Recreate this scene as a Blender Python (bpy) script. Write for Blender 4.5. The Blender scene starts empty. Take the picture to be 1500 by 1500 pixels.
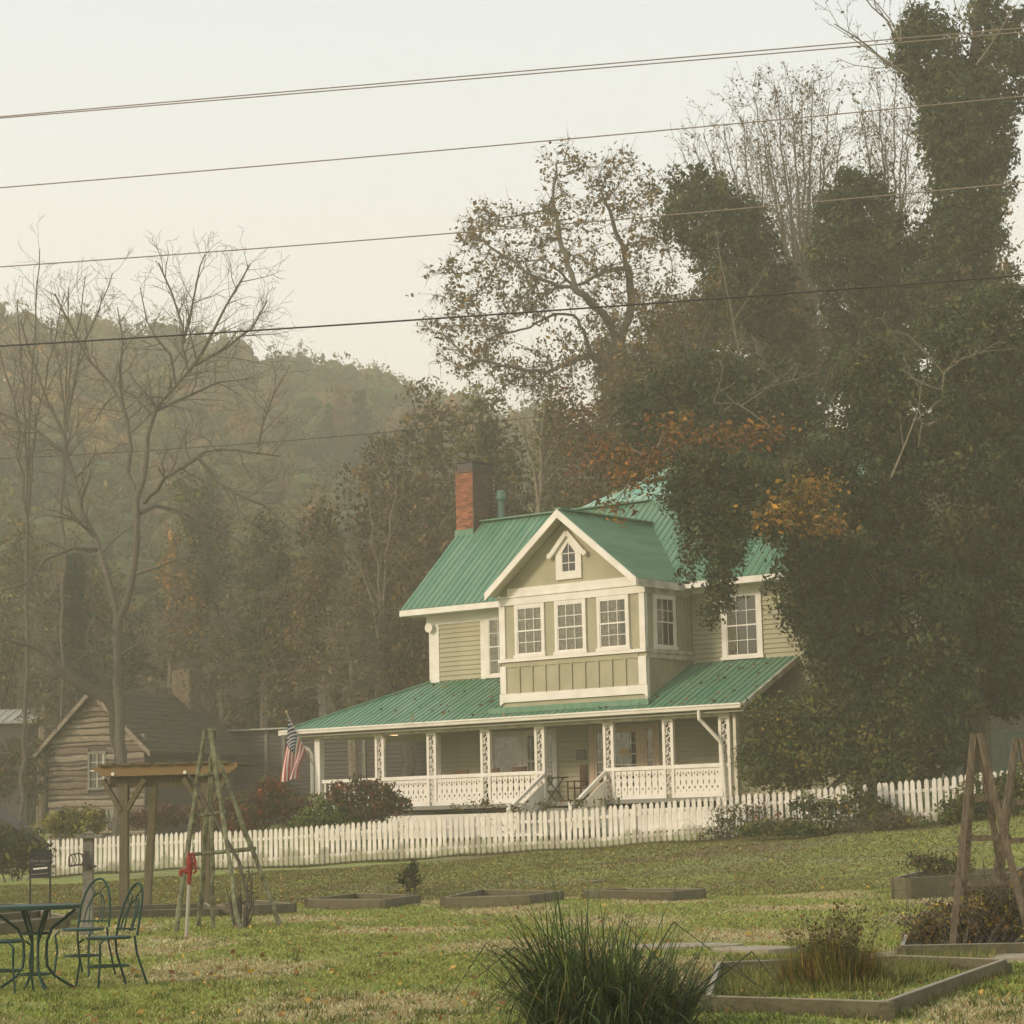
import bpy, math, random
import numpy as np
from mathutils import Matrix, Vector

scene = bpy.context.scene
C = scene.collection
random.seed(7)
RNG = np.random.default_rng(11)

# ------------------------------------------------------------------ camera
FPX, TH, RO, CZ = 3472.0, 0.136, 0.0219, 2.0
R0 = np.array([1, 0, 0.]); U0 = np.array([0, -math.sin(TH), math.cos(TH)]); FW = np.array([0, math.cos(TH), math.sin(TH)])
CR = math.cos(RO) * R0 - math.sin(RO) * U0
CU = math.sin(RO) * R0 + math.cos(RO) * U0
cam_d = bpy.data.cameras.new("camera"); cam = bpy.data.objects.new("camera", cam_d); C.objects.link(cam)
cam_d.sensor_width = 36.0; cam_d.lens = 36.0 * FPX / 1500.0; cam_d.clip_start = 0.5; cam_d.clip_end = 3000
cam.matrix_world = Matrix(((CR[0], CU[0], -FW[0], 0), (CR[1], CU[1], -FW[1], 0), (CR[2], CU[2], -FW[2], CZ), (0, 0, 0, 1)))
scene.camera = cam

# ------------------------------------------------------------------ sky, sun, exposure
SUN_EL, SUN_AZ = math.radians(24), math.radians(238)      # azimuth clockwise from +Y
world = bpy.data.worlds.new("World"); scene.world = world; world.use_nodes = True
nt = world.node_tree; nt.nodes.clear()
wo = nt.nodes.new("ShaderNodeOutputWorld"); bg = nt.nodes.new("ShaderNodeBackground")
sky = nt.nodes.new("ShaderNodeTexSky"); sky.sky_type = 'NISHITA'; sky.sun_disc = False
sky.sun_elevation = SUN_EL; sky.sun_rotation = SUN_AZ; sky.dust_density = 4.0; sky.air_density = 1.2
sm = nt.nodes.new("ShaderNodeVectorMath"); sm.operation = 'SCALE'; sm.inputs['Scale'].default_value = 0.10
nt.links.new(sky.outputs[0], sm.inputs[0])
tc = nt.nodes.new("ShaderNodeTexCoord"); sp = nt.nodes.new("ShaderNodeSeparateXYZ"); nt.links.new(tc.outputs['Generated'], sp.inputs[0])
rp = nt.nodes.new("ShaderNodeValToRGB"); nt.links.new(sp.outputs['Z'], rp.inputs[0])
e = rp.color_ramp.elements
e[0].position = 0.0; e[0].color = (1.02, 0.92, 0.72, 1)
e[1].position = 1.0; e[1].color = (0.62, 0.70, 0.75, 1)
x = e.new(0.20); x.color = (0.88, 0.86, 0.80, 1)
x = e.new(0.36); x.color = (0.665, 0.73, 0.765, 1)
mx = nt.nodes.new("ShaderNodeMixRGB"); mx.inputs[0].default_value = 0.96
nt.links.new(sm.outputs[0], mx.inputs[1]); nt.links.new(rp.outputs[0], mx.inputs[2])
nt.links.new(mx.outputs[0], bg.inputs[0]); bg.inputs[1].default_value = 1.0
nt.links.new(bg.outputs[0], wo.inputs[0])
sun_d = bpy.data.lights.new("sun", 'SUN'); sun = bpy.data.objects.new("sun", sun_d); C.objects.link(sun)
sun_d.energy = 2.4; sun_d.angle = math.radians(11); sun_d.color = (1.0, 0.84, 0.64)
sdir = Vector((math.sin(SUN_AZ) * math.cos(SUN_EL), math.cos(SUN_AZ) * math.cos(SUN_EL), math.sin(SUN_EL)))
sun.rotation_euler = sdir.to_track_quat('Z', 'Y').to_euler(); sun.location = (-60, -30, 60)
vs = scene.view_settings; vs.view_transform = 'Standard'; vs.look = 'None'; vs.gamma = 1; vs.use_curve_mapping = False
vs.exposure = 0.45
scene.cycles.use_denoising = True
scene.cycles.max_bounces = 6; scene.cycles.volume_bounces = 1; scene.cycles.diffuse_bounces = 3; scene.cycles.transparent_max_bounces = 12
HAZE_D, HAZE_C = 0.00175, (0.98, 0.90, 0.72, 1)

# ------------------------------------------------------------------ helpers
def ray(px, py):
    d = CR * (px - 750) / FPX + CU * (750 - py) / FPX + FW
    return d / d[1]
def at(px, py, Y):
    return np.array([0, 0, CZ]) + ray(px, py) * Y
def tag(o, label=None, cat=None, group=None, kind=None):
    if label: o['label'] = label
    if cat: o['category'] = cat
    if group: o['group'] = group
    if kind: o['kind'] = kind
    return o
def empty(name, loc, rz=0.0, label=None, cat=None, group=None):
    o = bpy.data.objects.new(name, None); C.objects.link(o); o.location = loc; o.rotation_euler = (0, 0, rz)
    o.empty_display_size = 0.2
    return tag(o, label, cat, group)
class MB:
    def __init__(s, T=None): s.V = []; s.F = []; s.T = T
    def add(s, pts, faces):
        n = len(s.V)
        if s.T: pts = [s.T(*p) for p in pts]
        s.V += [tuple(float(c) for c in p) for p in pts]; s.F += [tuple(n + i for i in f) for f in faces]; return s
    def box(s, x0, x1, y0, y1, z0, z1):
        return s.add([(x0,y0,z0),(x1,y0,z0),(x1,y1,z0),(x0,y1,z0),(x0,y0,z1),(x1,y0,z1),(x1,y1,z1),(x0,y1,z1)],
                     [(0,3,2,1),(4,5,6,7),(0,1,5,4),(1,2,6,5),(2,3,7,6),(3,0,4,7)])
    def prism(s, poly, vec):
        n = len(poly); vec = np.array(vec, float)
        a = [tuple(p) for p in poly]; b = [tuple(np.array(p, float) + vec) for p in poly]
        return s.add(a + b, [tuple(range(n))[::-1], tuple(range(n, 2*n))] + [(i, (i+1) % n, n + (i+1) % n, n + i) for i in range(n)])
    def beam(s, p, q, w, h, up=(0,0,1)):
        p = np.array(p, float); q = np.array(q, float); d = q - p; d /= np.linalg.norm(d)
        up = np.array(up, float); sd = np.cross(d, up)
        if np.linalg.norm(sd) < 1e-4: sd = np.array([1., 0, 0])
        sd /= np.linalg.norm(sd); u = np.cross(sd, d)
        c = [(-w/2,-h/2),(w/2,-h/2),(w/2,h/2),(-w/2,h/2)]
        return s.add([p + sd*a + u*b for a, b in c] + [q + sd*a + u*b for a, b in c],
                     [(0,1,2,3),(7,6,5,4),(0,4,5,1),(1,5,6,2),(2,6,7,3),(3,7,4,0)])
    def tube(s, pts, rad, n=6, caps=True):
        pts = [np.array(p, float) for p in pts]
        if not hasattr(rad, '__len__'): rad = [rad]*len(pts)
        V = []; prev = None
        for i, p in enumerate(pts):
            d = pts[min(i+1, len(pts)-1)] - pts[max(i-1, 0)]; L = np.linalg.norm(d); d = d/(L if L > 1e-9 else 1)
            a = prev if prev is not None else (np.array([0, 0, 1.]) if abs(d[2]) < .9 else np.array([1., 0, 0]))
            a = a - d*np.dot(a, d); a /= (np.linalg.norm(a) + 1e-12); prev = a; b = np.cross(d, a)
            V += [p + rad[i]*(math.cos(t)*a + math.sin(t)*b) for t in [2*math.pi*k/n for k in range(n)]]
        F = [(i*n+k, i*n+(k+1) % n, (i+1)*n+(k+1) % n, (i+1)*n+k) for i in range(len(pts)-1) for k in range(n)]
        if caps: F += [tuple(range(n))[::-1], tuple((len(pts)-1)*n+k for k in range(n))]
        return s.add(V, F)
    def disc(s, c, r, h, n=20):
        return s.tube([c, (c[0], c[1], c[2]+h)], r, n)
    def mesh(s, name, mat, smooth=False):
        me = bpy.data.meshes.new(name); me.from_pydata(s.V, [], s.F)
        if smooth: me.polygons.foreach_set('use_smooth', [True]*len(me.polygons))
        if mat: me.materials.append(mat)
        me.update(); return me
    def obj(s, name, mat, parent=None, label=None, cat=None, group=None, kind=None, smooth=False, loc=None, rz=0):
        return link(s.mesh(name, mat, smooth), name, parent, label, cat, group, kind, loc, rz)
def link(me, name, parent=None, label=None, cat=None, group=None, kind=None, loc=None, rz=0):
    o = bpy.data.objects.new(name, me); C.objects.link(o)
    if parent: o.parent = parent
    if loc is not None: o.location = tuple(float(c) for c in loc)
    if rz: o.rotation_euler = (0, 0, rz)
    return tag(o, label, cat, group, kind)
def copy_tree(o, parent=None):
    c = o.copy(); C.objects.link(c); c.parent = parent
    for ch in list(o.children): copy_tree(ch, c)
    return c

# ------------------------------------------------------------------ materials
def mat(name, col, rough=.7, noise=None, bump=None, spec=.3, metal=0, coords='Object', stretch=None, attr=None, emit=None, trans=0):
    """noise=(scale, colour2, amount, detail)  bump=(scale, strength)"""
    m = bpy.data.materials.new(name); m.use_nodes = True; t = m.node_tree; b = t.nodes['Principled BSDF']
    b.inputs['Roughness'].default_value = rough; b.inputs['Specular IOR Level'].default_value = spec; b.inputs['Metallic'].default_value = metal
    b.inputs['Base Color'].default_value = (*col, 1)
    last = None
    tcn = t.nodes.new('ShaderNodeTexCoord'); mp = t.nodes.new('ShaderNodeMapping'); t.links.new(tcn.outputs[coords], mp.inputs[0])
    if stretch: mp.inputs['Scale'].default_value = stretch
    if attr:
        a = t.nodes.new('ShaderNodeAttribute'); a.attribute_name = attr; last = a.outputs['Color']
    if noise:
        nz = t.nodes.new('ShaderNodeTexNoise'); nz.inputs['Scale'].default_value = noise[0]; nz.inputs['Detail'].default_value = noise[3] if len(noise) > 3 else 5
        t.links.new(mp.outputs[0], nz.inputs[0])
        r = t.nodes.new('ShaderNodeMapRange'); r.inputs[1].default_value = .35; r.inputs[2].default_value = .68; r.inputs[4].default_value = noise[2]
        t.links.new(nz.outputs[0], r.inputs[0])
        mxx = t.nodes.new('ShaderNodeMixRGB'); mxx.inputs[1].default_value = (*col, 1); mxx.inputs[2].default_value = (*noise[1], 1)
        if last: t.links.new(last, mxx.inputs[1])
        t.links.new(r.outputs[0], mxx.inputs[0]); last = mxx.outputs[0]
    if last: t.links.new(last, b.inputs['Base Color'])
    if bump:
        n2 = t.nodes.new('ShaderNodeTexNoise'); n2.inputs['Scale'].default_value = bump[0]; n2.inputs['Detail'].default_value = 6; t.links.new(mp.outputs[0], n2.inputs[0])
        bp = t.nodes.new('ShaderNodeBump'); bp.inputs['Strength'].default_value = bump[1]; bp.inputs['Distance'].default_value = .05
        t.links.new(n2.outputs[0], bp.inputs['Height']); t.links.new(bp.outputs[0], b.inputs['Normal'])
    if emit:
        b.inputs['Emission Color'].default_value = (*emit[0], 1); b.inputs['Emission Strength'].default_value = emit[1]
    if trans:
        o = t.nodes['Material Output']; tr = t.nodes.new('ShaderNodeBsdfTranslucent'); ms = t.nodes.new('ShaderNodeMixShader'); ms.inputs[0].default_value = trans
        if last: t.links.new(last, tr.inputs[0])
        else: tr.inputs[0].default_value = (*col, 1)
        t.links.new(b.outputs[0], ms.inputs[1]); t.links.new(tr.outputs[0], ms.inputs[2]); t.links.new(ms.outputs[0], o.inputs[0])
    return m
M = {}
M['trim'] = mat('white_paint', (.80, .75, .68), .55, (2.2, (.60, .54, .45), .55), None, .3)
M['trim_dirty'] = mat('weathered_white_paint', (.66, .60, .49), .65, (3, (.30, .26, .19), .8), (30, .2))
M['sage'] = mat('sage_siding', (.40, .37, .245), .6, (1.1, (.30, .275, .185), .75), None, .25)
M['green'] = mat('green_metal_roof', (.058, .180, .10), .45, (1.1, (.16, .26, .17), .75), (3, .08), .5, stretch=(4, .45, .45))
M['green_pale'] = mat('pale_green_metal_roof', (.11, .30, .20), .35, (1.0, (.35, .50, .38), .8), None, .6)
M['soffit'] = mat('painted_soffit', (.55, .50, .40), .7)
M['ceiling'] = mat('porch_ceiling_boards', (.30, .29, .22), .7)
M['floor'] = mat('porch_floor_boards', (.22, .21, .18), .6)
M['dark'] = mat('dark_interior', (.02, .02, .02), .8)
M['room'] = mat('dim_room', (.10, .09, .075), .8)
M['curtain'] = mat('lace_curtain', (.52, .47, .38), .9, (9, (.26, .22, .17), .9))
M['brick'] = mat('red_brick', (.42, .16, .085), .85, (5, (.24, .085, .05), .8), (40, .3))
def vary(m, lo, hi):
    t = m.node_tree; b = t.nodes['Principled BSDF']; src = b.inputs['Base Color'].links[0].from_socket; oi = t.nodes.new('ShaderNodeObjectInfo'); mr = t.nodes.new('ShaderNodeMapRange'); mr.inputs[3].default_value = lo; mr.inputs[4].default_value = hi
    hv = t.nodes.new('ShaderNodeHueSaturation'); t.links.new(oi.outputs['Random'], mr.inputs[0]); t.links.new(mr.outputs[0], hv.inputs['Value']); t.links.new(src, hv.inputs['Color']); t.links.new(hv.outputs[0], b.inputs['Base Color'])
vary(M['brick'], .45, 1.25); vary(M['log_dark'], .8, 1.3) if 'log_dark' in M else None
M['mortar'] = mat('mortar', (.36, .27, .20), .9)
M['brick_dark'] = mat('dark_brick', (.14, .075, .055), .9, (4, (.03, .028, .026), .8), (30, .3))  # darker brick tone for the chimney's right side and crown
M['iron'] = mat('dark_iron', (.06, .05, .045), .5, None, None, .4, .3)
M['galv'] = mat('green_grey_pipe', (.10, .18, .15), .5)
M['doorwood'] = mat('stained_door_wood', (.60, .46, .33), .6, (8, (.48, .35, .24), .7))
M['chairwood'] = mat('brown_rocker_wood', (.13, .07, .04), .6)
M['plaque'] = mat('grey_plaque', (.12, .12, .10), .6)
M['bark'] = mat('grey_brown_bark', (.085, .070, .052), .95, (9, (.16, .14, .11), .7), (20, .6))
M['bark_pale'] = mat('pale_lichen_bark', (.24, .20, .14), .95, (6, (.10, .08, .055), .8), (20, .6))
M['bark_dark'] = mat('dark_wet_bark', (.045, .038, .028), .95, (9, (.09, .08, .055), .6), (20, .5))
M['leaf'] = mat('leaf', (1, 1, 1), .65, None, None, .2, attr='lc', trans=.25)
M['grassleaf'] = mat('grass_blade', (1, 1, 1), .6, None, None, .25, attr='lc', trans=.2)
M['log'] = mat('silver_weathered_log', (.36, .29, .215), .9, (3, (.15, .12, .09), .9), (12, .8), stretch=(1, 1, 7))
M['log_dark'] = mat('dark_weathered_board', (.085, .07, .068), .9, (3, (.12, .10, .085), .8), (12, .6), stretch=(1, 1, 6))
M['shingle'] = mat('mossy_wood_shingle', (.058, .042, .028), .95, (2.2, (.072, .062, .03), .8), (14, .9))
M['stone'] = mat('field_stone', (.19, .15, .095), .95, (4, (.09, .07, .05), .8), (15, .7))
M['wood_new'] = mat('amber_treated_timber', (.22, .145, .06), .8, (5, (.20, .12, .055), .8), (20, .3), stretch=(1, 1, 5))
M['wood_old'] = mat('old_timber_post', (.14, .11, .062), .85, (5, (.09, .07, .042), .8), (20, .4), stretch=(4, 4, 1))
M['lichen'] = mat('lichen_covered_wood', (.10, .088, .058), .95, (9, (.26, .27, .15), .9), (30, .9))
M['wood_brown'] = mat('weathered_brown_timber', (.105, .078, .052), .9, (8, (.21, .165, .11), .8), (25, .6), stretch=(3, 3, 1))
M['bedwood'] = mat('grey_bed_board', (.135, .115, .066), .9, (4, (.085, .072, .042), .8), (18, .5))
M['bedtop'] = mat('frosted_board_edge', (.30, .27, .21), .9, (8, (.24, .20, .15), .8))
M['greymetal'] = mat('grey_post_wood', (.22, .20, .165), .9, (5, (.13, .12, .10), .8), (18, .5))
M['tablegreen'] = mat('green_enamel', (.014, .045, .032), .5, None, None, .25)
M['red'] = mat('red_pump_paint', (.24, .025, .018), .5, (12, (.2, .03, .02), .6))
M['pipe'] = mat('galvanised_pipe', (.36, .32, .26), .6)
M['black'] = mat('black_panel', (.022, .022, .024), .5)
M['signtext'] = mat('faded_sign_lettering', (.20, .19, .17), .7)
M['signwhite'] = mat('white_sign_strip', (.70, .66, .58), .7)
M['wire'] = mat('weathered_cable', (.24, .19, .145), .7)
M['wire_dark'] = mat('black_cable', (.03, .025, .022), .6)
M['stone_step'] = mat('pale_stepping_stone', (.36, .30, .22), .9, (8, (.24, .20, .15), .7), (20, .5))
M['soil'] = mat('garden_soil', (.07, .052, .032), .95, (6, (.10, .09, .04), .8), (15, .8))
M['cutwood'] = mat('fresh_cut_wood', (.55, .38, .20), .8, (8, (.38, .24, .12), .7))
M['sea'] = mat('grey_green_shed_boards', (.17, .20, .16), .7, (4, (.13, .15, .12), .7))
M['tin'] = mat('pale_tin_roof', (.42, .40, .36), .6, (3, (.22, .20, .17), .8))
M['flagred'] = mat('flag_red', (.42, .06, .06), .8); M['flagwhite'] = mat('flag_white', (.62, .56, .50), .8); M['flagblue'] = mat('flag_blue', (.035, .05, .11), .8)
M['bulb'] = mat('lit_bulb', (1, .9, .7), .4, emit=((1.0, .72, .40), 3.0))
M['teal'] = mat('faded_teal_plastic', (.12, .24, .24), .6)
def glass_mat():
    m = bpy.data.materials.new('window_glass'); m.use_nodes = True; t = m.node_tree; t.nodes.clear()
    o = t.nodes.new('ShaderNodeOutputMaterial'); g = t.nodes.new('ShaderNodeBsdfGlossy'); tr = t.nodes.new('ShaderNodeBsdfTransparent'); ms = t.nodes.new('ShaderNodeMixShader')
    g.inputs['Roughness'].default_value = .03; g.inputs[0].default_value = (.9, .9, .88, 1); tr.inputs[0].default_value = (.8, .82, .78, 1)
    lw = t.nodes.new('ShaderNodeFresnel'); lw.inputs[0].default_value = 1.9
    t.links.new(lw.outputs[0], ms.inputs[0]); t.links.new(tr.outputs[0], ms.inputs[1]); t.links.new(g.outputs[0], ms.inputs[2]); t.links.new(ms.outputs[0], o.inputs[0]); return m
M['glass'] = glass_mat()

# ------------------------------------------------------------------ leaves and branches
def quads_mesh(name, P, mt, col):
    """P: (n,4,3) corners, col: (n,3)"""
    n = len(P); me = bpy.data.meshes.new(name); k = P.shape[1]
    me.vertices.add(n*k); me.vertices.foreach_set('co', np.ascontiguousarray(P, dtype=np.float32).ravel())
    me.loops.add(n*k); me.loops.foreach_set('vertex_index', np.arange(n*k, dtype=np.int32))
    me.polygons.add(n); me.polygons.foreach_set('loop_start', np.arange(0, n*k, k, dtype=np.int32)); me.polygons.foreach_set('loop_total', np.full(n, k, dtype=np.int32))
    a = me.attributes.new('lc', 'FLOAT_COLOR', 'POINT'); c = np.ones((n, k, 4), np.float32); c[:, :, :3] = col[:, None, :]; a.data.foreach_set('color', c.ravel())
    me.materials.append(mt); me.update(calc_edges=True); return me
def leaf_quads(pos, size, rng, flat=.0, nrm=None):
    n = len(pos); a = rng.normal(size=(n, 3)); a[:, 2] *= (1-flat)
    if nrm is not None: a -= nrm*np.sum(a*nrm, 1)[:, None]*.999
    a /= np.linalg.norm(a, axis=1)[:, None] + 1e-9
    b = rng.normal(size=(n, 3)) if nrm is None else np.cross(nrm, a); b -= a*np.sum(a*b, 1)[:, None]; b /= np.linalg.norm(b, axis=1)[:, None] + 1e-9
    s = (size*np.clip(rng.lognormal(-.05, .36, n), .4, 2.1))[:, None]
    return np.stack([pos - a*s*.55, pos - b*s*.32, pos + a*s*.55, pos + b*s*.32], 1)
def palette_cols(pal, n, rng, var=.35):
    p = np.array([c for c, w in pal]); w = np.array([w for c, w in pal], float); w /= w.sum()
    return p[rng.choice(len(p), n, p=w)]*rng.uniform(1-var, 1+var, (n, 1))*np.array([1.15, 1.03, .74])
NRM = [None]
def cloud_points(blobs, nclump, per, cr, rng, shell=.55, pal=None):
    """blobs: list of (centre(3), radii(3)) -> leaf positions, colours"""
    cen = np.array([b[0] for b in blobs]); rad = np.array([b[1] for b in blobs])
    w = (rad[:, 0]*rad[:, 2] + rad[:, 0]*rad[:, 1])**1.0; w /= w.sum()
    k = rng.choice(len(blobs), nclump, p=w); d = rng.normal(size=(nclump, 3)); d /= np.linalg.norm(d, axis=1)[:, None]
    r = shell + (1-shell)*rng.uniform(0, 1, nclump)**.6
    r *= rng.uniform(.86, 1.12, nclump)
    cp = cen[k] + d*rad[k]*r[:, None]
    m = rng.poisson(per, nclump); ii = np.repeat(np.arange(nclump), m)
    o = rng.normal(size=(len(ii), 3)); o[:, 2] *= .8; o /= np.linalg.norm(o, axis=1)[:, None]
    pos = cp[ii] + o*cr*(rng.uniform(.75, 1.7, nclump)[ii]*rng.uniform(.55, 1.2, len(ii)))[:, None]
    NRM[0] = o + rng.normal(size=o.shape)*.45; NRM[0] /= np.linalg.norm(NRM[0], axis=1)[:, None]
    cc = palette_cols(pal, nclump, rng, .5)
    return pos, cc[ii]*rng.uniform(.75, 1.25, (len(ii), 1))
def blob(px, py, rx, ry, Y, dz=0, rd=None):
    return (at(px, py, Y + dz), np.array([rx*Y/FPX, (rd if rd else (rx+ry)/2)*Y/FPX, ry*Y/FPX]))
def blob_points(blobs, n, rng):
    v = np.array([np.prod(b[1])**.8 for b in blobs]); v /= v.sum(); k = rng.choice(len(blobs), n, p=v)
    d = rng.normal(size=(n, 3)); d /= np.linalg.norm(d, axis=1)[:, None]; r = rng.uniform(.1, 1, n)**.45
    return np.array([b[0] for b in blobs])[k] + d*np.array([b[1] for b in blobs])[k]*r[:, None]

def sca(limbs, attr, step, kill, iters, rng, infl=1e9, up=0.0):
    """space colonisation from given limb polylines (each: (points, parent or None)); returns pos, parent"""
    pos = []; par = []
    for pts, attach in limbs:
        pts = [np.array(p, float) for p in pts]
        if attach and pos:
            A = np.array(pos); j = int(np.argmin(np.linalg.norm(A - pts[0], axis=1))); prev = j; start = pos[j]
        else:
            pos.append(pts[0]); par.append(-1); prev = len(pos)-1; start = pts[0]
        for q in pts[1:] if not attach else pts:
            d = q - start; L = np.linalg.norm(d)
            if L < 1e-6: continue
            m = max(1, int(L/step))
            for i in range(1, m+1):
                pos.append(start + d*i/m + (rng.normal(size=3)*step*.10 if i < m else 0)); par.append(prev); prev = len(pos)-1
            start = q
    P = np.array(pos); par = list(par)
    near = np.full(len(attr), 1e9); ni = np.zeros(len(attr), int); live = np.ones(len(attr), bool)
    def upd(new0):
        nonlocal near, ni
        B = P[new0:]
        for s in range(0, len(B), 600):
            D = np.linalg.norm(attr[:, None, :] - B[None, s:s+600], axis=2); j = D.argmin(1); dm = D[np.arange(len(attr)), j]
            m = dm < near; near[m] = dm[m]; ni[m] = j[m] + new0 + s
    upd(0)
    for it in range(iters):
        live &= near > kill
        if not live.any(): break
        act = live & (near < infl)
        idx = ni[act]; dirs = attr[act] - P[idx]; dirs /= np.linalg.norm(dirs, axis=1)[:, None]
        u, inv = np.unique(idx, return_inverse=True); acc = np.zeros((len(u), 3)); np.add.at(acc, inv, dirs)
        acc += rng.normal(size=acc.shape)*.25; acc[:, 2] += up
        acc /= np.linalg.norm(acc, axis=1)[:, None] + 1e-9
        new = P[u] + acc*step; n0 = len(P); P = np.vstack([P, new]); par += list(u); upd(n0)
        if len(P) > 9000: break
    return P, np.array(par)
def skeleton_mesh(P, par, r_tip, name, mt, expo=2.3, r_max=None, thr=None, sides=4, twigs=0, rng=None, twig_len=.5):
    n = len(P); ch = [[] for _ in range(n)]
    for i, p in enumerate(par):
        if p >= 0: ch[p].append(i)
    acc = np.zeros(n)
    for i in range(n-1, -1, -1):
        if not ch[i]: acc[i] = 1.0
        if par[i] >= 0: acc[par[i]] += acc[i]
    # limb nodes were added before, so a second sweep settles order problems
    acc = np.zeros(n); order = []; st = [i for i in range(n) if par[i] < 0]
    while st:
        i = st.pop(); order.append(i); st += ch[i]
    for i in reversed(order):
        acc[i] = sum(acc[c] for c in ch[i]) if ch[i] else 1.0
    R = r_tip*acc**(1/expo)
    if r_max: R = R*min(1.0, r_max/R.max()) if R.max() > r_max else R*(r_max/R.max())**(np.log(np.maximum(acc, 1))/np.log(acc.max()))
    big, small = MB(), MB()
    roots = [(i, None) for i in range(n) if par[i] < 0]
    while roots:
        i, pv = roots.pop(); chain = ([pv] if pv is not None else []) + [i]
        while ch[i]:
            k = max(ch[i], key=lambda c: acc[c])
            for c in ch[i]:
                if c != k: roots.append((c, i))
            i = k; chain.append(i)
        if len(chain) < 2: continue
        rr = [R[c] for c in chain]
        if pv is not None: rr[0] = min(R[pv], rr[1]*1.15)
        rr[-1] *= .4
        m = big if (thr and max(rr) > thr) else small
        m.tube([P[c] for c in chain], rr, 6 if (thr and max(rr) > thr) else sides, caps=False)
    if twigs:
        cand = [i for i in range(n) if acc[i] < 6]
        for _ in range(twigs):
            i = cand[rng.integers(len(cand))]; d = rng.normal(size=3); 
            if par[i] >= 0: d += 1.6*(P[i] - P[par[i]])/(np.linalg.norm(P[i]-P[par[i]]) + 1e-9)
            d /= np.linalg.norm(d); L = twig_len*rng.uniform(.4, 1.3); mid = P[i] + d*L*.5 + rng.normal(size=3)*L*.08
            small.tube([P[i], mid, P[i] + d*L + rng.normal(size=3)*L*.15], [r_tip*.8, r_tip*.6, r_tip*.3], 3, caps=False)
    return big, small, R, acc

# ------------------------------------------------------------------ ground
def fence_Y(x): return 71 - .527*(min(max(x, -26), 22) + 13.8)
TOPS = [(-150, 1243), (75, 1229.5), (280, 1218), (400, 1214), (480, 1207.5), (549, 1202), (640, 1197), (747, 1189), (832, 1186), (893, 1180), (987, 1172), (1075, 1164), (1162, 1158), (1247, 1149), (1353, 1141), (1412, 1134), (1500, 1125), (1700, 1112)]
PK_H = 1.10
fx, fz = [], []
for px, py in TOPS:
    # intersect the ray with the fence's vertical plane
    d = ray(px, py); Y = (71 - .527*13.8)/(1 + .527*d[0]); p = at(px, py, Y); fx.append(p[0]); fz.append(p[2] - PK_H)
def fence_z(x): return float(np.interp(x, fx, fz))
def ss(t): t = min(max(t, 0), 1); return t*t*(3-2*t)
def ridge(x):   # height of the hill's crest (world z) by x at Y = 350
    return float(np.interp(x, [-240, -76, -66, -50, -35, -20, -8, 5, 20, 45, 75, 240], [76, 70, 68, 65.5, 62, 58, 54.5, 51, 46, 42, 50, 66]))
def ground(x, Y):
    yf = fence_Y(x); z = .78
    if Y > 47: z = .78 + (fence_z(x) - .78)*ss((Y-47)/(yf-47-1.0)*.9+.02)
    if Y > yf: z += (min(Y, 118)-yf)*.045
    if Y > 110:
        t = (Y-110)/240.0; xr = x*350/max(Y, 200)
        z += (ridge(xr) - z)*(ss(t*.92+.04) if t < 1 else 1)
        if Y > 350: z -= (Y-350)*.15
    z += .03*math.sin(x*.7+Y*.31)+.02*math.sin(x*1.9-Y*.9)
    return z
def grid(name, xs, ys, mt, **k):
    V = [(x, y, ground(x, y)) for y in ys for x in xs]; nx = len(xs)
    F = [(j*nx+i, j*nx+i+1, (j+1)*nx+i+1, (j+1)*nx+i) for j in range(len(ys)-1) for i in range(nx-1)]
    me = bpy.data.meshes.new(name); me.from_pydata(V, [], F); me.polygons.foreach_set('use_smooth', [True]*len(F)); me.materials.append(mt); me.update()
    return tag(link(me, name), kind='structure')
def ground_mat():
    m = bpy.data.materials.new('lawn'); m.use_nodes = True; t = m.node_tree; b = t.nodes['Principled BSDF']; b.inputs['Roughness'].default_value = .9; b.inputs['Specular IOR Level'].default_value = .1
    g = t.nodes.new('ShaderNodeNewGeometry')
    def nz(scale, st=(1, 1, 1), det=6):
        mp = t.nodes.new('ShaderNodeMapping'); mp.inputs['Scale'].default_value = st; t.links.new(g.outputs['Position'], mp.inputs[0])
        n = t.nodes.new('ShaderNodeTexNoise'); n.inputs['Scale'].default_value = scale; n.inputs['Detail'].default_value = det; t.links.new(mp.outputs[0], n.inputs[0]); return n.outputs[0]
    def ramp(src, lo, hi):
        r = t.nodes.new('ShaderNodeMapRange'); r.inputs[1].default_value = lo; r.inputs[2].default_value = hi; t.links.new(src, r.inputs[0]); return r.outputs[0]
    def mix(f, a, c):
        x = t.nodes.new('ShaderNodeMixRGB'); t.links.new(f, x.inputs[0])
        if isinstance(a, tuple): x.inputs[1].default_value = (*a, 1)
        else: t.links.new(a, x.inputs[1])
        x.inputs[2].default_value = (*c, 1); return x.outputs[0]
    c = mix(ramp(nz(.9, (1, 1, 1)), .40, .62), (.20, .225, .055), (.28, .30, .08))
    c = mix(ramp(nz(.5, (.5, 1.2, 1)), .52, .66), c, (.26, .26, .14))
    c = mix(ramp(nz(.33, (.45, 1.3, 1)), .55, .66), c, (.18, .125, .075))
    c = mix(ramp(nz(9), .55, .75), c, (.075, .08, .03))
    t.links.new(c, b.inputs['Base Color'])
    bp = t.nodes.new('ShaderNodeBump'); bp.inputs['Strength'].default_value = .9; bp.inputs['Distance'].default_value = .06; t.links.new(nz(14), bp.inputs['Height']); t.links.new(bp.outputs[0], b.inputs['Normal'])
    return m
M['lawn'] = ground_mat()
M['hill'] = mat('leaf_littered_forest_floor', (.075, .07, .035), .95, (.12, (.10, .065, .035), .9), (2, 1.0))
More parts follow.
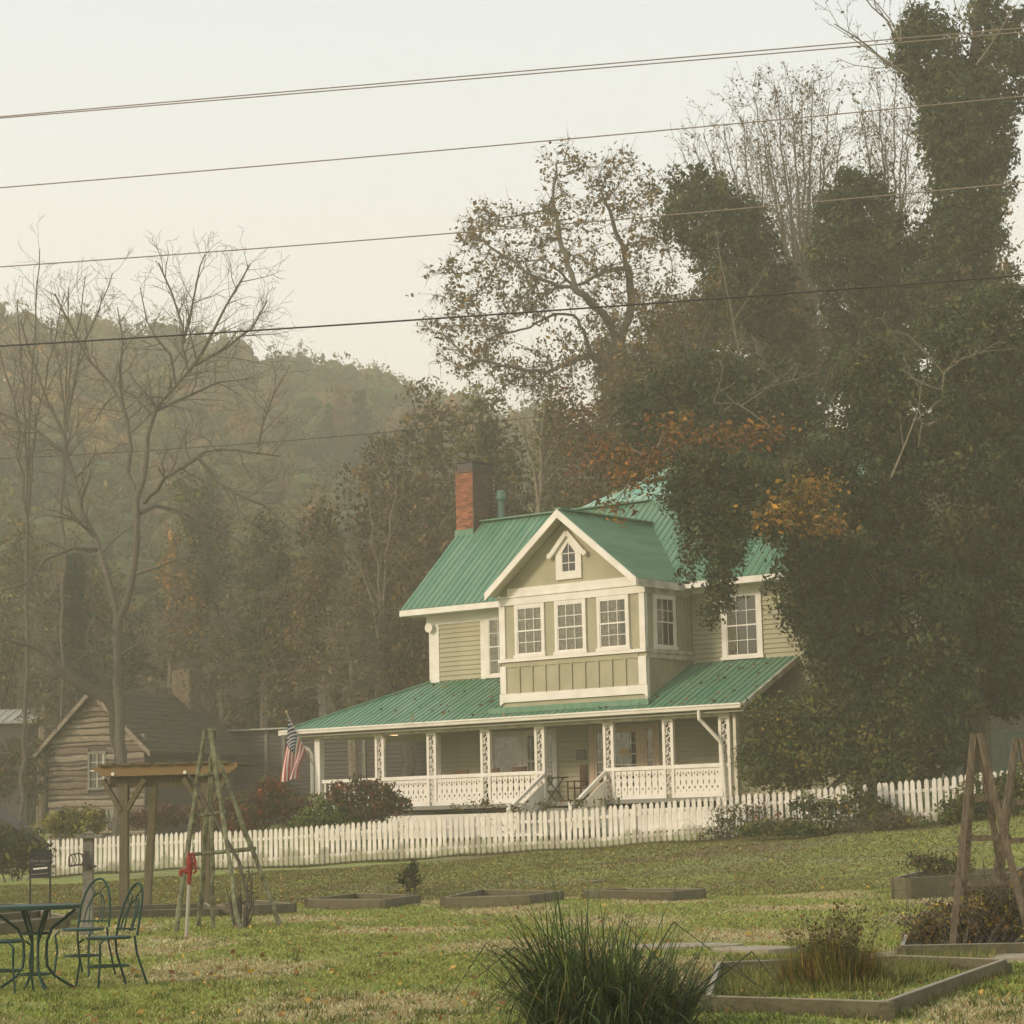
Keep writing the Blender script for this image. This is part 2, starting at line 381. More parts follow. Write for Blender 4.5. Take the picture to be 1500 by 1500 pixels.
xs = list(np.linspace(-220, -34, 20)) + list(np.linspace(-32, 30, 110)) + list(np.linspace(32, 220, 20))
ys = list(np.linspace(-160, 10, 14)) + list(np.linspace(12, 80, 110)) + list(np.linspace(82, 118, 22))
grid('ground', xs, ys, M['lawn'])
grid('hill', list(np.linspace(-240, 240, 90)), list(np.linspace(118, 350, 60)) + list(np.linspace(360, 700, 20)), M['hill'])

# ------------------------------------------------------------------ farmhouse
YAW = .669
OX, OY = 5.8786, 68.0
GZ = 2.05
house = empty('farmhouse', (OX, OY, GZ), -YAW, 'sage green two-storey farmhouse with green metal roofs, projecting gabled bay and white wraparound porch', 'house')
ud = np.array([math.cos(YAW), -math.sin(YAW), 0]); vd = np.array([math.sin(YAW), math.cos(YAW), 0])
def hw(u, v, z): return np.array([OX, OY, 0]) + ud*u + vd*v + np.array([0, 0, z])
FT = lambda x, y, z: (x, y, z - GZ)                # house coordinates with real heights
def H(): return MB(FT)
VW = 2.55; VB = 0.05
wall = H().box(-13.05, 2.7, VW, 8.1, 2.0, 9.32).obj('wall', M['sage'], house)
H().prism([(-13.05, VW, 9.32), (-13.05, 8.1, 9.32), (-13.05, 5.33, 12.4)], (15.75, 0, 0)).obj('gable_wall', M['sage'], house)

def siding(u0, u1, z0, z1, v, parent, pitch=.148):
    n = int(round((z1-z0)/pitch)); p = (z1-z0)/n
    me = MB().prism([(u0, 0, 0), (u0, -.042, .006), (u0, -.006, p), (u0, 0, p)], (u1-u0, 0, 0)).mesh('siding_board', M['sage'])
    for i in range(n):
        link(me, 'siding_board', parent, loc=(0, v, z0 + i*p - GZ))
siding(-12.66, -10.7, 7.10, 8.95, VW, wall)
siding(-2.62, -1.5, 7.05, 9.05, VW, wall)
siding(-.13, 2.7, 7.05, 9.05, VW, wall)
siding(1.2, 2.7, 5.6, 7.05, VW, wall)
siding(-12.66, -10.65, 3.05, 5.34, VW, wall)
siding(-7.85, -6.62, 3.05, 5.34, VW, wall)
siding(-3.95, 1.0, 3.05, 5.34, VW, wall)
# frieze and corner boards
H().box(-13.2, -10.0, VW-.04, VW-.001, 8.95, 9.32).obj('frieze_board', M['trim'], house)
H().box(-2.62, 2.7, VW-.04, VW-.001, 9.16, 9.32).obj('frieze_board', M['trim'], house)
H().box(-13.08, -12.66, VW-.05, VW-.001, 7.06, 8.95).obj('corner_board', M['trim'], house)
H().box(-13.08, -12.66, VW-.05, VW-.001, 3.0, 5.34).obj('corner_board', M['trim'], house)
H().box(-10.90, -10.72, VW-.045, VW-.001, 7.06, 8.95).obj('window_trim', M['trim'], house)

def roof_plane(name, P0, A, B, poly, mt, rib=.25, th=.05, ribw=.06, ribh=.022):
    P0 = np.array(P0, float); A = np.array(A, float); B = np.array(B, float); A /= np.linalg.norm(A); B /= np.linalg.norm(B)
    N = np.cross(A, B); N = N if N[2] > 0 else -N
    o = H().prism([P0 + A*a + B*b for a, b in poly], -N*th).obj(name, mt, house)
    s = H(); amin = min(a for a, b in poly); amax = max(a for a, b in poly); a = amin + rib*.5
    while a < amax:
        bs = []
        for i in range(len(poly)):
            (a0, b0), (a1, b1) = poly[i], poly[(i+1) % len(poly)]
            if (a0-a)*(a1-a) < 0: bs.append(b0 + (b1-b0)*(a-a0)/(a1-a0))
        if len(bs) >= 2 and max(bs)-min(bs) > .05:
            p = P0 + A*a + B*(min(bs)+.005) + N*ribh*.5; q = P0 + A*a + B*(max(bs)-.005) + N*ribh*.5
            s.beam(p, q, ribw, ribh, N)
        a += rib
    s.obj('standing_seams', mt, o, kind='stuff')
    return o
def ridge_cap(p, q, w=.22, mt=None, name='ridge_cap'):
    H().beam((p[0], p[1], p[2]+.02), (q[0], q[1], q[2]+.02), w, .05).obj(name, mt or M['green'], house)
# porch roof
sl = math.hypot(3.05, 1.47)
roof_plane('porch_roof', (-16.87, -.5, 5.60), (1, 0, 0), (0, 3.05, 1.47), [(0, 0), (17.89, 0), (17.89, sl), (3.82, sl)], M['green'], rib=.235)
sl2 = math.hypot(3.82, 1.47)
roof_plane('porch_roof', (-16.87, -.5, 5.60), (0, 1, 0), (3.82, 0, 1.47), [(0, 0), (9, 0), (9, sl2), (3.05, sl2)], M['green'], rib=.235)
ridge_cap((-16.85, -.48, 5.62), (-13.07, 2.53, 7.09), .12, name='hip_cap')
H().box(-8.35, -2.35, -.30, VB, 5.70, 5.905).prism([(-8.35, -.30, 5.705), (-8.35, VB, 5.87), (-8.35, VB, 5.905), (-8.35, -.30, 5.735)], (6, 0, 0)).obj('flashing', M['green'], house)
# gutter with a stepped profile
g = H().prism([(-16.95, -.50, 5.44), (-16.95, -.60, 5.46), (-16.95, -.615, 5.53), (-16.95, -.64, 5.555), (-16.95, -.64, 5.60), (-16.95, -.50, 5.60)], (18.0, 0, 0)).obj('gutter', M['trim'], house)
H().box(-17.0, -16.88, -.6, 7.5, 5.44, 5.60).obj('gutter', M['trim'], house)
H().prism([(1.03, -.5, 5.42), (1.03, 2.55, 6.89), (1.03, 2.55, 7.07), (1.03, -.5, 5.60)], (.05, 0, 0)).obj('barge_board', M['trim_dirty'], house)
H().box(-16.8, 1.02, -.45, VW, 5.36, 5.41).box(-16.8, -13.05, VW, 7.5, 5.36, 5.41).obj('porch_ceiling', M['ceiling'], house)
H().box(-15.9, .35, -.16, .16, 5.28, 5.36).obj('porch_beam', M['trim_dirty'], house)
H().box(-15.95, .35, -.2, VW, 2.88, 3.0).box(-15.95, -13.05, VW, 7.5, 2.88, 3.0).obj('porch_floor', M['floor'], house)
H().box(-15.9, .3, -.10, -.05, 2.0, 2.72).obj('skirt_board', M['trim'], house)
# porch posts
post_u = [-15.7, -13.08, -10.9, -8.72, -6.6, -4.02, -1.88, .08]
def fret(z0, z1, seed):
    r = random.Random(seed); m = H(); z = z0; k = 0
    while z < z1 - .05:
        s = 1 if k % 2 else -1
        m.beam((-.1*s, 0, z), (.1*s, 0, z+.15), .02, .035, (0, 1, 0))
        m.beam((.1*s, 0, z+.03), (.03*s, 0, z+.10), .02, .03, (0, 1, 0))
        m.box(-.1, -.05 + .03*r.random(), -.01, .01, z, z+.05); m.box(.06, .1, -.01, .01, z+.08, z+.16)
        m.tube([(.04*s, -.01, z+.17), (.04*s, .01, z+.17)], .032, 8)
        z += .145; k += 1
    return m.box(-.1, .1, -.01, .01, z1-.06, z1)
fret_hi = fret(3.97, 5.27, 1).mesh('fretwork', M['trim']); fret_lo = fret(3.12, 3.86, 2).mesh('fretwork', M['trim'])
stile = H().box(-.045, .045, -.05, .05, 2.9, 5.28).mesh('stile', M['trim'])
for i, u in enumerate(post_u):
    if i == 0:
        pm = H().box(-15.85, -15.62, -.11, .11, 2.3, 5.28).obj('porch_post', M['trim'], house)
        continue
    pm = H().box(u-.19, u+.19, -.06, .06, 5.22, 5.28).obj('porch_post', M['trim'], house); H().box(u-.19, u+.19, -.055, .055, 3.84, 3.95).obj('collar', M['trim'], pm)
    for s in (-1, 1): link(stile, 'stile', pm, loc=(u+s*.145, 0, 0))
    for f in (fret_hi, fret_lo): link(f, 'fretwork', pm, loc=(u, 0, 0), kind='stuff')
H().box(.42, .52, -.1, .1, 2.2, 5.36).obj('porch_post', M['trim_dirty'], house)
# railings with sawn balusters
def half_profile(notches):
    pts = []
    zs = np.linspace(3.12, 3.84, 37)
    for z in zs:
        w = 0
        for zc, hh, dd in notches:
            t = abs(z-zc)/hh
            if t < 1: w = max(w, dd*(1-t**1.6))
        pts.append((w, z))
    return pts
nA = [(3.72, .035, .018), (3.645, .045, .036), (3.44, .085, .024), (3.20, .022, .022)]
nB = [(3.70, .035, .032), (3.29, .05, .034)]
def baluster_mesh(p=.196):
    a = half_profile(nA); b = half_profile(nB); m = H()
    for s in (-1, 1):
        outer = [(s*(p/2 - w), 0, z) for w, z in a]; inner = [(s*w, 0, z) for w, z in b]
        for i in range(len(a)-1):
            q = [inner[i], outer[i], outer[i+1], inner[i+1]]
            m.add([(x, -.012, z) for x, y, z in q] + [(x, .012, z) for x, y, z in q], [(0,1,2,3),(7,6,5,4),(0,4,5,1),(1,5,6,2),(2,6,7,3),(3,7,4,0)])
    return m.mesh('baluster', M['trim'])
bal = baluster_mesh()
spindle = H().box(-.028, .028, -.028, .028, 3.10, 3.86).mesh('baluster', M['trim'])
for i in range(7):
    if i == 4: continue
    u0 = post_u[i] + (.12 if i == 0 else .19); u1 = post_u[i+1] - .19; L = u1-u0
    rl = H().box(u0, u1, -.055, .055, 3.84, 3.95).obj('railing', M['trim'], house); H().box(u0, u1, -.04, .04, 2.93, 3.12).obj('bottom_rail', M['trim'], rl)
    if i == 0:
        n = 11
        for k in range(n): link(spindle, 'baluster', rl, loc=(u0 + L*(k+.5)/n, 0, 0))
    else:
        n = int(L/.196)
        for k in range(n): link(bal, 'baluster', rl, loc=(u0 + L*(k+.5)/n, 0, 0))
# left side railing seen end-on
H().box(-15.78, -15.70, .2, 7, 3.86, 3.94).obj('railing', M['trim'], house)
# entrance steps and hand rails
for k in range(5): H().box(-6.35, -4.25, -.25-.28*(k+1), -.2-.28*k, 2.2, 2.98-.18*(k+1)).obj('step', M['floor'], house)
for uu, sgn in ((-6.42, -1), (-4.12, 1)):
    H().beam((uu, -.1, 3.82), (uu, -1.75, 2.83), .09, .10).obj('stair_rail', M['trim'], house)
    H().prism([(uu-.03, -.1, 2.9), (uu-.03, -.1, 3.6), (uu-.03, -1.5, 2.75), (uu-.03, -1.5, 2.2), (uu-.03, -.1, 2.2)], (.05, 0, 0)).obj('stair_side', M['trim'], house)
    H().box(uu-.06, uu+.06, -1.86, -1.74, 2.1, 2.95).obj('newel_post', M['trim'], house)

# windows
def window(T, a0, a1, z0, z1, cols, rt, rb, casing=.11, curtain=True, mt=None, meet=.5, head=.0, screen=False, cf=(0, 1)):
    """T maps (a, outward, z). Frame part with sashes, panes and a curtain as sub-parts"""
    mt = mt or M['trim']
    c = casing
    f = MB(T).box(a0-.002, a0+c, 0, .075, z0, z1).box(a1-c, a1+.002, 0, .075, z0, z1).box(a0+c, a1-c, 0, .07, z1-c-head, z1-.002).box(a0-.04, a1+.04, 0, .11, z0-.05, z0+.05).obj('window', mt, house)
    i0, i1, j0, j1 = a0+c, a1-c, z0+.05, z1-c-head; zm = j0 + (j1-j0)*meet
    MB(T).box(i0, i1, .002, .006, j0, j1).obj('backing', M['room'], f)
    if curtain:
        cm = MB(T); n = 26; ca, cb = i0 + (i1-i0)*cf[0], i0 + (i1-i0)*cf[1]
        V = []
        for k in range(n+1):
            aa = ca + (cb-ca)*k/n; dd = .016 + .006*math.sin(k*2.1)
            V += [(aa, dd, j0), (aa, dd, j1)]
        cm.add(V, [(2*k, 2*k+2, 2*k+3, 2*k+1) for k in range(n)]); cm.obj('curtain', M['curtain'], f)
    for (lo, hi, rows, d0) in ((zm-.02, j1, rt, .044), (j0, zm+.02, rb, .034)):
        s = MB(T); t = .035
        s.box(i0, i0+t, d0, d0+.02, lo, hi).box(i1-t, i1, d0, d0+.02, lo, hi).box(i0+t, i1-t, d0, d0+.02, lo, lo+t*1.3).box(i0+t, i1-t, d0, d0+.02, hi-t, hi)
        for k in range(1, cols): x = i0 + (i1-i0)*k/cols; s.box(x-.011, x+.011, d0+.003, d0+.017, lo+t*1.3, hi-t)
        for k in range(1, rows): z = lo + (hi-lo)*k/rows; s.box(i0+t, i1-t, d0+.004, d0+.016, z-.011, z+.011)
        s.obj('sash', mt, f)
        for k in range(cols):
            for r in range(rows):
                xa = i0 + (i1-i0)*k/cols; xb = i0 + (i1-i0)*(k+1)/cols; za = lo+(hi-lo)*r/rows; zb = lo+(hi-lo)*(r+1)/rows
                MB(T).add([(xa+.01, d0+.01, za+.01), (xb-.01, d0+.01, za+.01), (xb-.01, d0+.01, zb-.01), (xa+.01, d0+.01, zb-.01)], [(0, 1, 2, 3)]).obj('pane', M['glass'], f)
    return f
TF = lambda v: (lambda a, d, z: (a, v-d, z-GZ))
TS = lambda u: (lambda a, d, z: (u+d, a, z-GZ))
# bay body
bay = H().box(-8.05, -2.65, VB, VW+.05, 5.7, 9.44).obj('bay', M['sage'], house)
H().prism([(-8.05, VB, 9.44), (-2.65, VB, 9.44), (-5.35, VB, 11.62)], (0, .15, 0)).obj('gable', M['sage'], house)
B = lambda: H()
B().box(-8.13, -2.57, VB-.055, VB-.001, 9.05, 9.27).obj('band_board', M['trim'], bay)
B().box(-8.16, -2.54, VB-.09, VB-.001, 9.275, 9.33).box(-7.75, -2.95, VB-.06, VB-.001, 9.33, 9.56).obj('cornice', M['trim'], bay)
B().box(-8.13, -2.57, VB-.10, VB-.001, 7.30, 7.40).obj('sill_band', M['trim'], bay)
B().box(-8.10, -7.88, VB-.05, VB-.001, 7.41, 9.04).obj('corner_board', M['trim'], bay)
B().box(-2.80, -2.60, VB-.05, VB-.001, 7.41, 9.04).obj('corner_board', M['trim'], bay)
B().box(-8.10, -7.88, VB-.05, VB-.001, 6.34, 7.18).obj('corner_board', M['trim'], bay)
B().box(-2.88, -2.60, VB-.05, VB-.001, 6.34, 7.18).obj('corner_board', M['trim'], bay)
B().prism([(-8.12, VB-.07, 5.98), (-8.12, VB-.07, 6.33), (-2.56, VB-.07, 6.33), (-2.56, VB-.07, 5.98), (-2.72, VB-.07, 6.07), (-7.95, VB-.07, 6.07)], (0, .069, 0)).obj('skirt_trim', M['trim'], bay)
B().box(-7.87, -2.89, VB-.03, VB-.001, 7.14, 7.29).obj('panel_rail', M['sage'], bay)
for k in range(1, 10):
    u = -7.88 + (5.0)*k/10; B().box(u-.04, u+.04, VB-.045, VB-.001, 6.34, 7.139).obj('batten', M['sage'], bay)
for (a, b) in ((-6.36, -5.94), (-4.74, -4.36)): B().box(a+.03, b-.03, VB-.022, VB-.001, 7.41, 9.04).obj('panel', M['sage'], bay)
cfs = [(0, .95), (0, 1), (0, .75)]
for i, (a, b) in enumerate(((-7.48, -6.33), (-5.93, -4.76), (-4.34, -3.17))):
    window(TF(VB), a, b, 7.45, 9.04, 3, 2, 2, .10, True, cf=cfs[i])
# bay side
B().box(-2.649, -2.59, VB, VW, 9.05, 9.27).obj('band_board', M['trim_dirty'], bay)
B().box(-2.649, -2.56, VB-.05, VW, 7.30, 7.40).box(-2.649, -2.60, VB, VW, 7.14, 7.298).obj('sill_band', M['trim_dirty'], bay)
B().box(-2.649, -2.60, VB-.04, VB+.12, 5.9, 7.13).box(-2.649, -2.60, VB-.04, VB+.10, 7.41, 9.04).obj('corner_board', M['trim'], bay)
for k in range(12): B().box(-2.649, -2.63, VB+.30+k*.19, VB+.32+k*.19, 6.0 + .48*(.3+k*.19), 7.13).obj('batten', M['sage'], bay)
for k in range(4): B().box(-2.649, -2.62, 1.72+k*.22, 1.75+k*.22, 7.41, 9.04).obj('batten', M['sage'], bay)
window(TS(-2.65), .50, 1.60, 7.45, 9.04, 3, 2, 1, .10, True, cf=(0, .5), mt=M['trim'])
# gable window with pointed head
gt = TF(VB)
gw = MB(gt).box(-5.84, -5.62, 0, .06, 9.68, 10.62).box(-5.08, -4.88, 0, .06, 9.68, 10.62).box(-5.62, -5.08, 0, .062, 9.68, 9.92).obj('window', M['trim'], house)
MB(gt).prism([(-5.62, 0, 10.46), (-5.35, 0, 10.80), (-5.35, 0, 11.06), (-5.84, 0, 10.50), (-5.84, 0, 10.46)], (0, .07, 0)).prism([(-5.08, 0, 10.46), (-5.35, 0, 10.80), (-5.35, 0, 11.06), (-4.88, 0, 10.50), (-4.88, 0, 10.46)], (0, .07, 0)).obj('head_trim', M['trim'], gw)
MB(gt).beam((-5.35, .10, 11.10), (-6.0, .10, 10.42), .14, .13, (0, 1, 0)).obj('hood', M['trim'], gw)
MB(gt).beam((-5.35, .10, 11.10), (-4.72, .10, 10.42), .14, .13, (0, 1, 0)).obj('hood', M['trim'], gw)
for uu in (-6.02, -4.70): MB(gt).tube([(uu, .03, 10.42), (uu, .17, 10.42)], .085, 12).obj('scroll', M['trim'], gw)
MB(gt).prism([(-5.62, .004, 9.92), (-5.08, .004, 9.92), (-5.08, .004, 10.46), (-5.35, .004, 10.80), (-5.62, .004, 10.46)], (0, .004, 0)).obj('backing', M['dark'], gw)
MB(gt).box(-5.362, -5.338, .03, .05, 9.92, 10.78).box(-5.62, -5.363, .03, .05, 10.16, 10.185).box(-5.337, -5.08, .03, .05, 10.16, 10.185).box(-5.62, -5.363, .03, .05, 10.45, 10.475).box(-5.337, -5.08, .03, .05, 10.45, 10.475).box(-5.62, -5.59, .03, .05, 9.92, 10.44).box(-5.11, -5.08, .03, .05, 9.92, 10.44).obj('muntin', M['trim'], gw)
for (a, b, c, d) in ((-5.59, -5.36, 9.92, 10.16), (-5.34, -5.11, 9.92, 10.16), (-5.59, -5.36, 10.185, 10.45), (-5.34, -5.11, 10.185, 10.45)):
    MB(gt).add([(a, .035, c), (b, .035, c), (b, .035, d), (a, .035, d)], [(0, 1, 2, 3)]).obj('pane', M['glass'], gw)
for q in ([(-5.59, .035, 10.475), (-5.36, .035, 10.475), (-5.36, .035, 10.76)], [(-5.34, .035, 10.475), (-5.11, .035, 10.475), (-5.34, .035, 10.76)]):
    MB(gt).add(q, [(0, 1, 2)]).obj('pane', M['glass'], gw)
# upper windows in the main wall
window(TF(VW), -1.55, -.12, 7.13, 9.16, 3, 2, 2, .17, True, cf=(.0, .28))
window(TF(VW), -10.70, -9.2, 7.12, 9.14, 3, 2, 2, .17, True)
# porch level windows, wall trim, plaque
window(TF(VW), -10.62, -9.26, 3.45, 5.34, 2, 1, 2, .16, True, cf=(.1, .95))
window(TF(VW), -9.24, -7.88, 3.45, 5.34, 2, 1, 2, .16, True, cf=(.1, .9))
H().box(-7.13, -6.74, VW-.06, VW-.001, 4.32, 4.64).obj('plaque', M['plaque'], house)
# front door with side lights
TD = TF(VW)
MB(TD).box(-6.62, -3.96, 0, .06, 5.26, 5.34).box(-6.62, -6.44, 0, .05, 3.0, 5.26).box(-6.02, -5.84, 0, .05, 3.0, 5.26).box(-4.66, -4.52, 0, .05, 3.0, 5.26).box(-4.12, -3.96, 0, .05, 3.0, 5.26).obj('door_frame', M['doorwood'], house)
def glazed(a0, a1, z0, z1, cols, rows, name, st, mt, low):
    d = MB(TD).box(a0, a0+st, .01, .045, z0, z1).box(a1-st, a1, .01, .045, z0, z1).box(a0+st, a1-st, .01, .045, z0, low).box(a0+st, a1-st, .01, .045, z1-st, z1)
    i0, i1, j0, j1 = a0+st, a1-st, low, z1-st
    d = d.obj(name, mt, house); mu = MB(TD)
    MB(TD).box(i0, i1, .002, .006, j0, j1).obj('backing', M['dark'], d)
    for k in range(1, cols): x = i0+(i1-i0)*k/cols; mu.box(x-.014, x+.014, .02, .04, j0, j1)
    for r in range(1, rows): z = j0+(j1-j0)*r/rows; mu.box(i0, i1, .021, .041, z-.014, z+.014)
    mu.obj('muntin', M['trim'], d)
    for k in range(cols):
        for r in range(rows):
            xa = i0+(i1-i0)*k/cols; xb = i0+(i1-i0)*(k+1)/cols; za = j0+(j1-j0)*r/rows; zb = j0+(j1-j0)*(r+1)/rows
            MB(TD).add([(xa, .025, za), (xb, .025, za), (xb, .025, zb), (xa, .025, zb)], [(0, 1, 2, 3)]).obj('pane', M['glass'], d)
    return d
door = glazed(-5.83, -4.67, 3.0, 5.25, 3, 5, 'door', .16, M['doorwood'], 3.45)
MB(TD).box(-5.42, -5.08, .05, .06, 4.40, 4.60).obj('door_sign', M['cutwood'], door, label='small orange and cream sign hung on the door glass')
MB(TD).tube([(-4.74, .05, 3.98), (-4.74, .13, 3.98)], .03, 8).obj('handle', M['iron'], door)
glazed(-6.43, -6.03, 3.0, 5.25, 1, 5, 'side_light', .09, M['doorwood'], 3.6)
glazed(-4.51, -4.13, 3.0, 5.25, 1, 5, 'side_light', .09, M['doorwood'], 3.6)
MB(TD).box(.75, 1.75, .0, .03, 4.75, 5.35).obj('window', M['dark'], house)
# main roof
ms_ = (12.64-9.48)/(5.33-1.9); L1 = math.hypot(5.33-1.9, 12.64-9.48)
roof_plane('roof', (-13.8, 1.9, 9.48), (1, 0, 0), (0, 5.33-1.9, 12.64-9.48), [(0, 0), (17.1, 0), (17.1, L1), (0, L1)], M['green'])
roof_plane('roof', (-13.8, 8.76, 9.48), (1, 0, 0), (0, -(5.33-1.9), 12.64-9.48), [(0, 0), (17.1, 0), (17.1, L1), (0, L1)], M['green'])
ridge_cap((-13.8, 5.33, 12.66), (-6, 5.33, 12.66), .3)
H().box(-13.80, -8.25, 1.86, 1.90, 9.27, 9.46).obj('fascia', M['trim'], house)
H().box(-2.42, 3.3, 1.86, 1.90, 9.27, 9.46).obj('fascia', M['trim'], house)
H().box(-13.78, -8.05, 1.90, VW, 9.26, 9.30).obj('soffit', M['soffit'], house)
H().box(-2.65, 3.2, 1.90, VW, 9.26, 9.30).obj('soffit', M['soffit'], house)
H().prism([(-13.80, 1.9, 9.25), (-13.80, 1.9, 9.44), (-13.80, 5.33, 12.60), (-13.80, 5.33, 12.38)], (.05, 0, 0)).obj('barge_board', M['trim'], house)
# bay roof
def meet_v(z): return 1.9 + (z-9.48)/ms_
sb = math.hypot(2.85, 2.31)
for s in (1, -1):
    ue = -5.35 + 2.85*s
    roof_plane('bay_roof', (ue, -.5, 9.44), (0, 1, 0), (-2.85*s, 0, 2.31), [(0, 0), (2.42, 0), (4.87+.05, sb), (0, sb)], M['green'], rib=.19)
    H().prism([(ue, -.48, 9.36), (ue, VB-.001, 9.36), (-5.35, VB-.001, 11.67), (-5.35, -.48, 11.67)], (0, 0, -.03)).obj('rake_soffit', M['soffit'], house)
    H().prism([(ue+.02*s, -.55, 9.44), (ue+.02*s, -.55, 9.20), (-5.35, -.55, 11.50), (-5.35, -.55, 11.76)], (0, .05, 0)).obj('barge_board', M['trim'], house)
ridge_cap((-5.35, -.5, 11.76), (-5.35, 4.4, 11.76), .24)
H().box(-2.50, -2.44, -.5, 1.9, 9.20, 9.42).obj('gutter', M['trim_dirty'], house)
# higher hipped roof behind the wing ridge
t0 = 2.6
roof_plane('hip_roof', (-9.3, 5.33, 12.60), (1, 0, 0), (0, 1, .62), [(0, 0), (12.4, 0), (10.0, 1.176*2.4), (t0, 1.176*t0)], M['green_pale'], rib=.42)
roof_plane('hip_roof', (-9.3, 5.33, 12.60), (0, 1, 0), (1, 0, .62), [(0, 0), (5.2, 0), (t0, 1.176*t0)], M['green_pale'], rib=.42)
# chimney of separate bricks on the sunny face
ch = H().box(-13.79, -13.06, 4.91, 6.09, 11.6, 14.35).obj('chimney', M['mortar'], house)
bm = MB().box(0, .20, -.02, 0, 0, .06).mesh('brick', M['brick']); bh = MB().box(0, .098, -.02, 0, 0, .06).mesh('brick', M['brick'])
z = 12.42; k = 0
while z < 14.32:
    u = -13.80
    if k % 2: link(bh, 'brick', ch, loc=(u, 4.91, z-GZ)); u += .108
    while u < -13.26:
        link(bm, 'brick', ch, loc=(u, 4.91 - .008*random.random(), z-GZ)); u += .211
    if not k % 2: link(bh, 'brick', ch, loc=(u, 4.91, z-GZ))
    z += .0735; k += 1
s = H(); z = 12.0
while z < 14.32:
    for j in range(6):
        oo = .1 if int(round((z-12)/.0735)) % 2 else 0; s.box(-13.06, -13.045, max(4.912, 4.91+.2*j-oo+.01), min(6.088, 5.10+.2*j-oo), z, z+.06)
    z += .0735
s.obj('side_bricks', M['brick_dark'], ch, kind='stuff')
H().box(-13.83, -13.02, 4.87, 6.13, 14.35, 14.45).obj('chimney_crown', M['brick_dark'], ch)
cg = H()
for (a, b) in ((-13.78, 4.92), (-13.07, 4.92), (-13.78, 6.08), (-13.07, 6.08)): cg.box(a-.015, a+.015, b-.015, b+.015, 14.45, 14.72)
cg.box(-13.80, -13.05, 4.90, 6.10, 14.72, 14.74); cg.obj('spark_cap', M['iron'], ch)
H().box(-13.75, -13.10, 4.95, 6.05, 14.45, 14.70).obj('spark_screen', M['iron'], ch)
H().box(-13.84, -13.03, 4.84, 4.89, 12.12, 12.40).obj('chimney_flashing', M['green'], ch)
vp = H().tube([(-12.72, 6, 12.0), (-12.72, 6, 13.45)], .13, 12).obj('vent_pipe', M['galv'], house)
H().tube([(-12.72, 6, 13.45), (-12.72, 6, 13.52), (-12.72, 6, 13.75), (-12.72, 6, 13.8)], [.19, .2, .16, .03], 12).obj('vent_cap', M['galv'], vp)
H().tube([(-12.95, VW-.02, 8.87), (-12.95, VW-.22, 8.87)], [.05, .16], 14).obj('flood_light', M['trim'], house)
# downspouts
H().tube([(-.42, -.55, 5.45), (-.42, -.55, 5.2), (-.36, -.45, 5.1), (.02, -.16, 4.55), (.03, -.13, 4.45), (.12, -.12, 3.0)], .055, 8).obj('downspout', M['trim'], house)
H().tube([(-16.62, -.5, 5.35), (-16.5, -.45, 5.2), (-16.0, -.2, 4.95), (-15.93, -.15, 4.8), (-15.93, -.15, 2.3)], .06, 8).obj('downspout', M['trim'], house)
H().tube([(-12.57, .1, 5.28), (-12.57, .1, 5.36)], [.14, .1], 14).obj('porch_lamp', M['bulb'], house)

rr = np.random.default_rng(3); nl = 260; lu = rr.uniform(-14, .8, nl)
lv = rr.uniform(-.45, 2.3, nl); pos_ = np.stack([lu, lv, 5.62 + (lv+.5)*.482 + .03 - GZ], 1); pos_ = pos_[(lu < -8.3) | (lu > -2.4) | (lv < -.1)]
link(quads_mesh('fallen_leaves', leaf_quads(pos_, .10, rr, .6), M['leaf'], palette_cols([((.22, .13, .05), 3), ((.10, .07, .035), 3)], len(pos_), rr)), 'fallen_leaves', house, kind='stuff')
# flag on the porch corner
fp = empty('flag', hw(-15.95, -.35, 4.35), -YAW, 'american flag hanging from an angled white pole at the left porch corner', 'flag')
base = hw(-15.85, -.14, 4.42); tip = at(420, 1045, 77.3)
def inF(p): # world -> flag local
    d = np.array(p) - np.array(fp.location); return (float(d@ud), float(d@vd), float(d[2]))
MB().tube([inF(base), inF(tip)], .02, 8).obj('pole', M['pipe'], fp)
MB().tube([inF(tip), inF(tip + np.array([0, 0, .05])), inF(tip+np.array([-.01, 0, .1]))], [.03, .05, .01], 8).obj('finial', M['cutwood'], fp)
# cloth: hoist edge along the pole, fly edge hanging down
pA = base + (tip-base)*.93; pB = base + (tip-base)*.30
bot = at(420, 1146, 77.2)
def cloth(s, t):   # s along hoist (0 = union end), t along fly
    h = pA + (pB-pA)*s
    low = bot + np.array([.46*(s-.35), 0, .12*s])
    p = h + (low-h)*t
    p = p + np.array([.05*math.sin(s*9+t*5)*t, .12*math.sin(s*11+t*3)*t, 0])
    return p
NT = 26
st_names = []
for k in range(13):
    for (ta, tb) in (((.42, 1.0),) if k < 7 else ((0, 1.0),)):
        m = MB(); n = int(NT*(tb-ta)); V = []
        for j in range(n+1):
            t = ta+(tb-ta)*j/n; V += [inF(cloth(k/13, t)), inF(cloth((k+1)/13, t))]
        m.add(V, [(2*j, 2*j+2, 2*j+3, 2*j+1) for j in range(n)]).obj('stripe', M['flagred'] if k % 2 == 0 else M['flagwhite'], fp)
m = MB(); V = []
for i in range(8):
    for j in range(11): V.append(inF(cloth(i/7*7/13, j/10*.42)))
m.add(V, [(i*11+j, i*11+j+1, (i+1)*11+j+1, (i+1)*11+j) for i in range(7) for j in range(10)])
union = m.obj('union', M['flagblue'], fp)
m = MB()
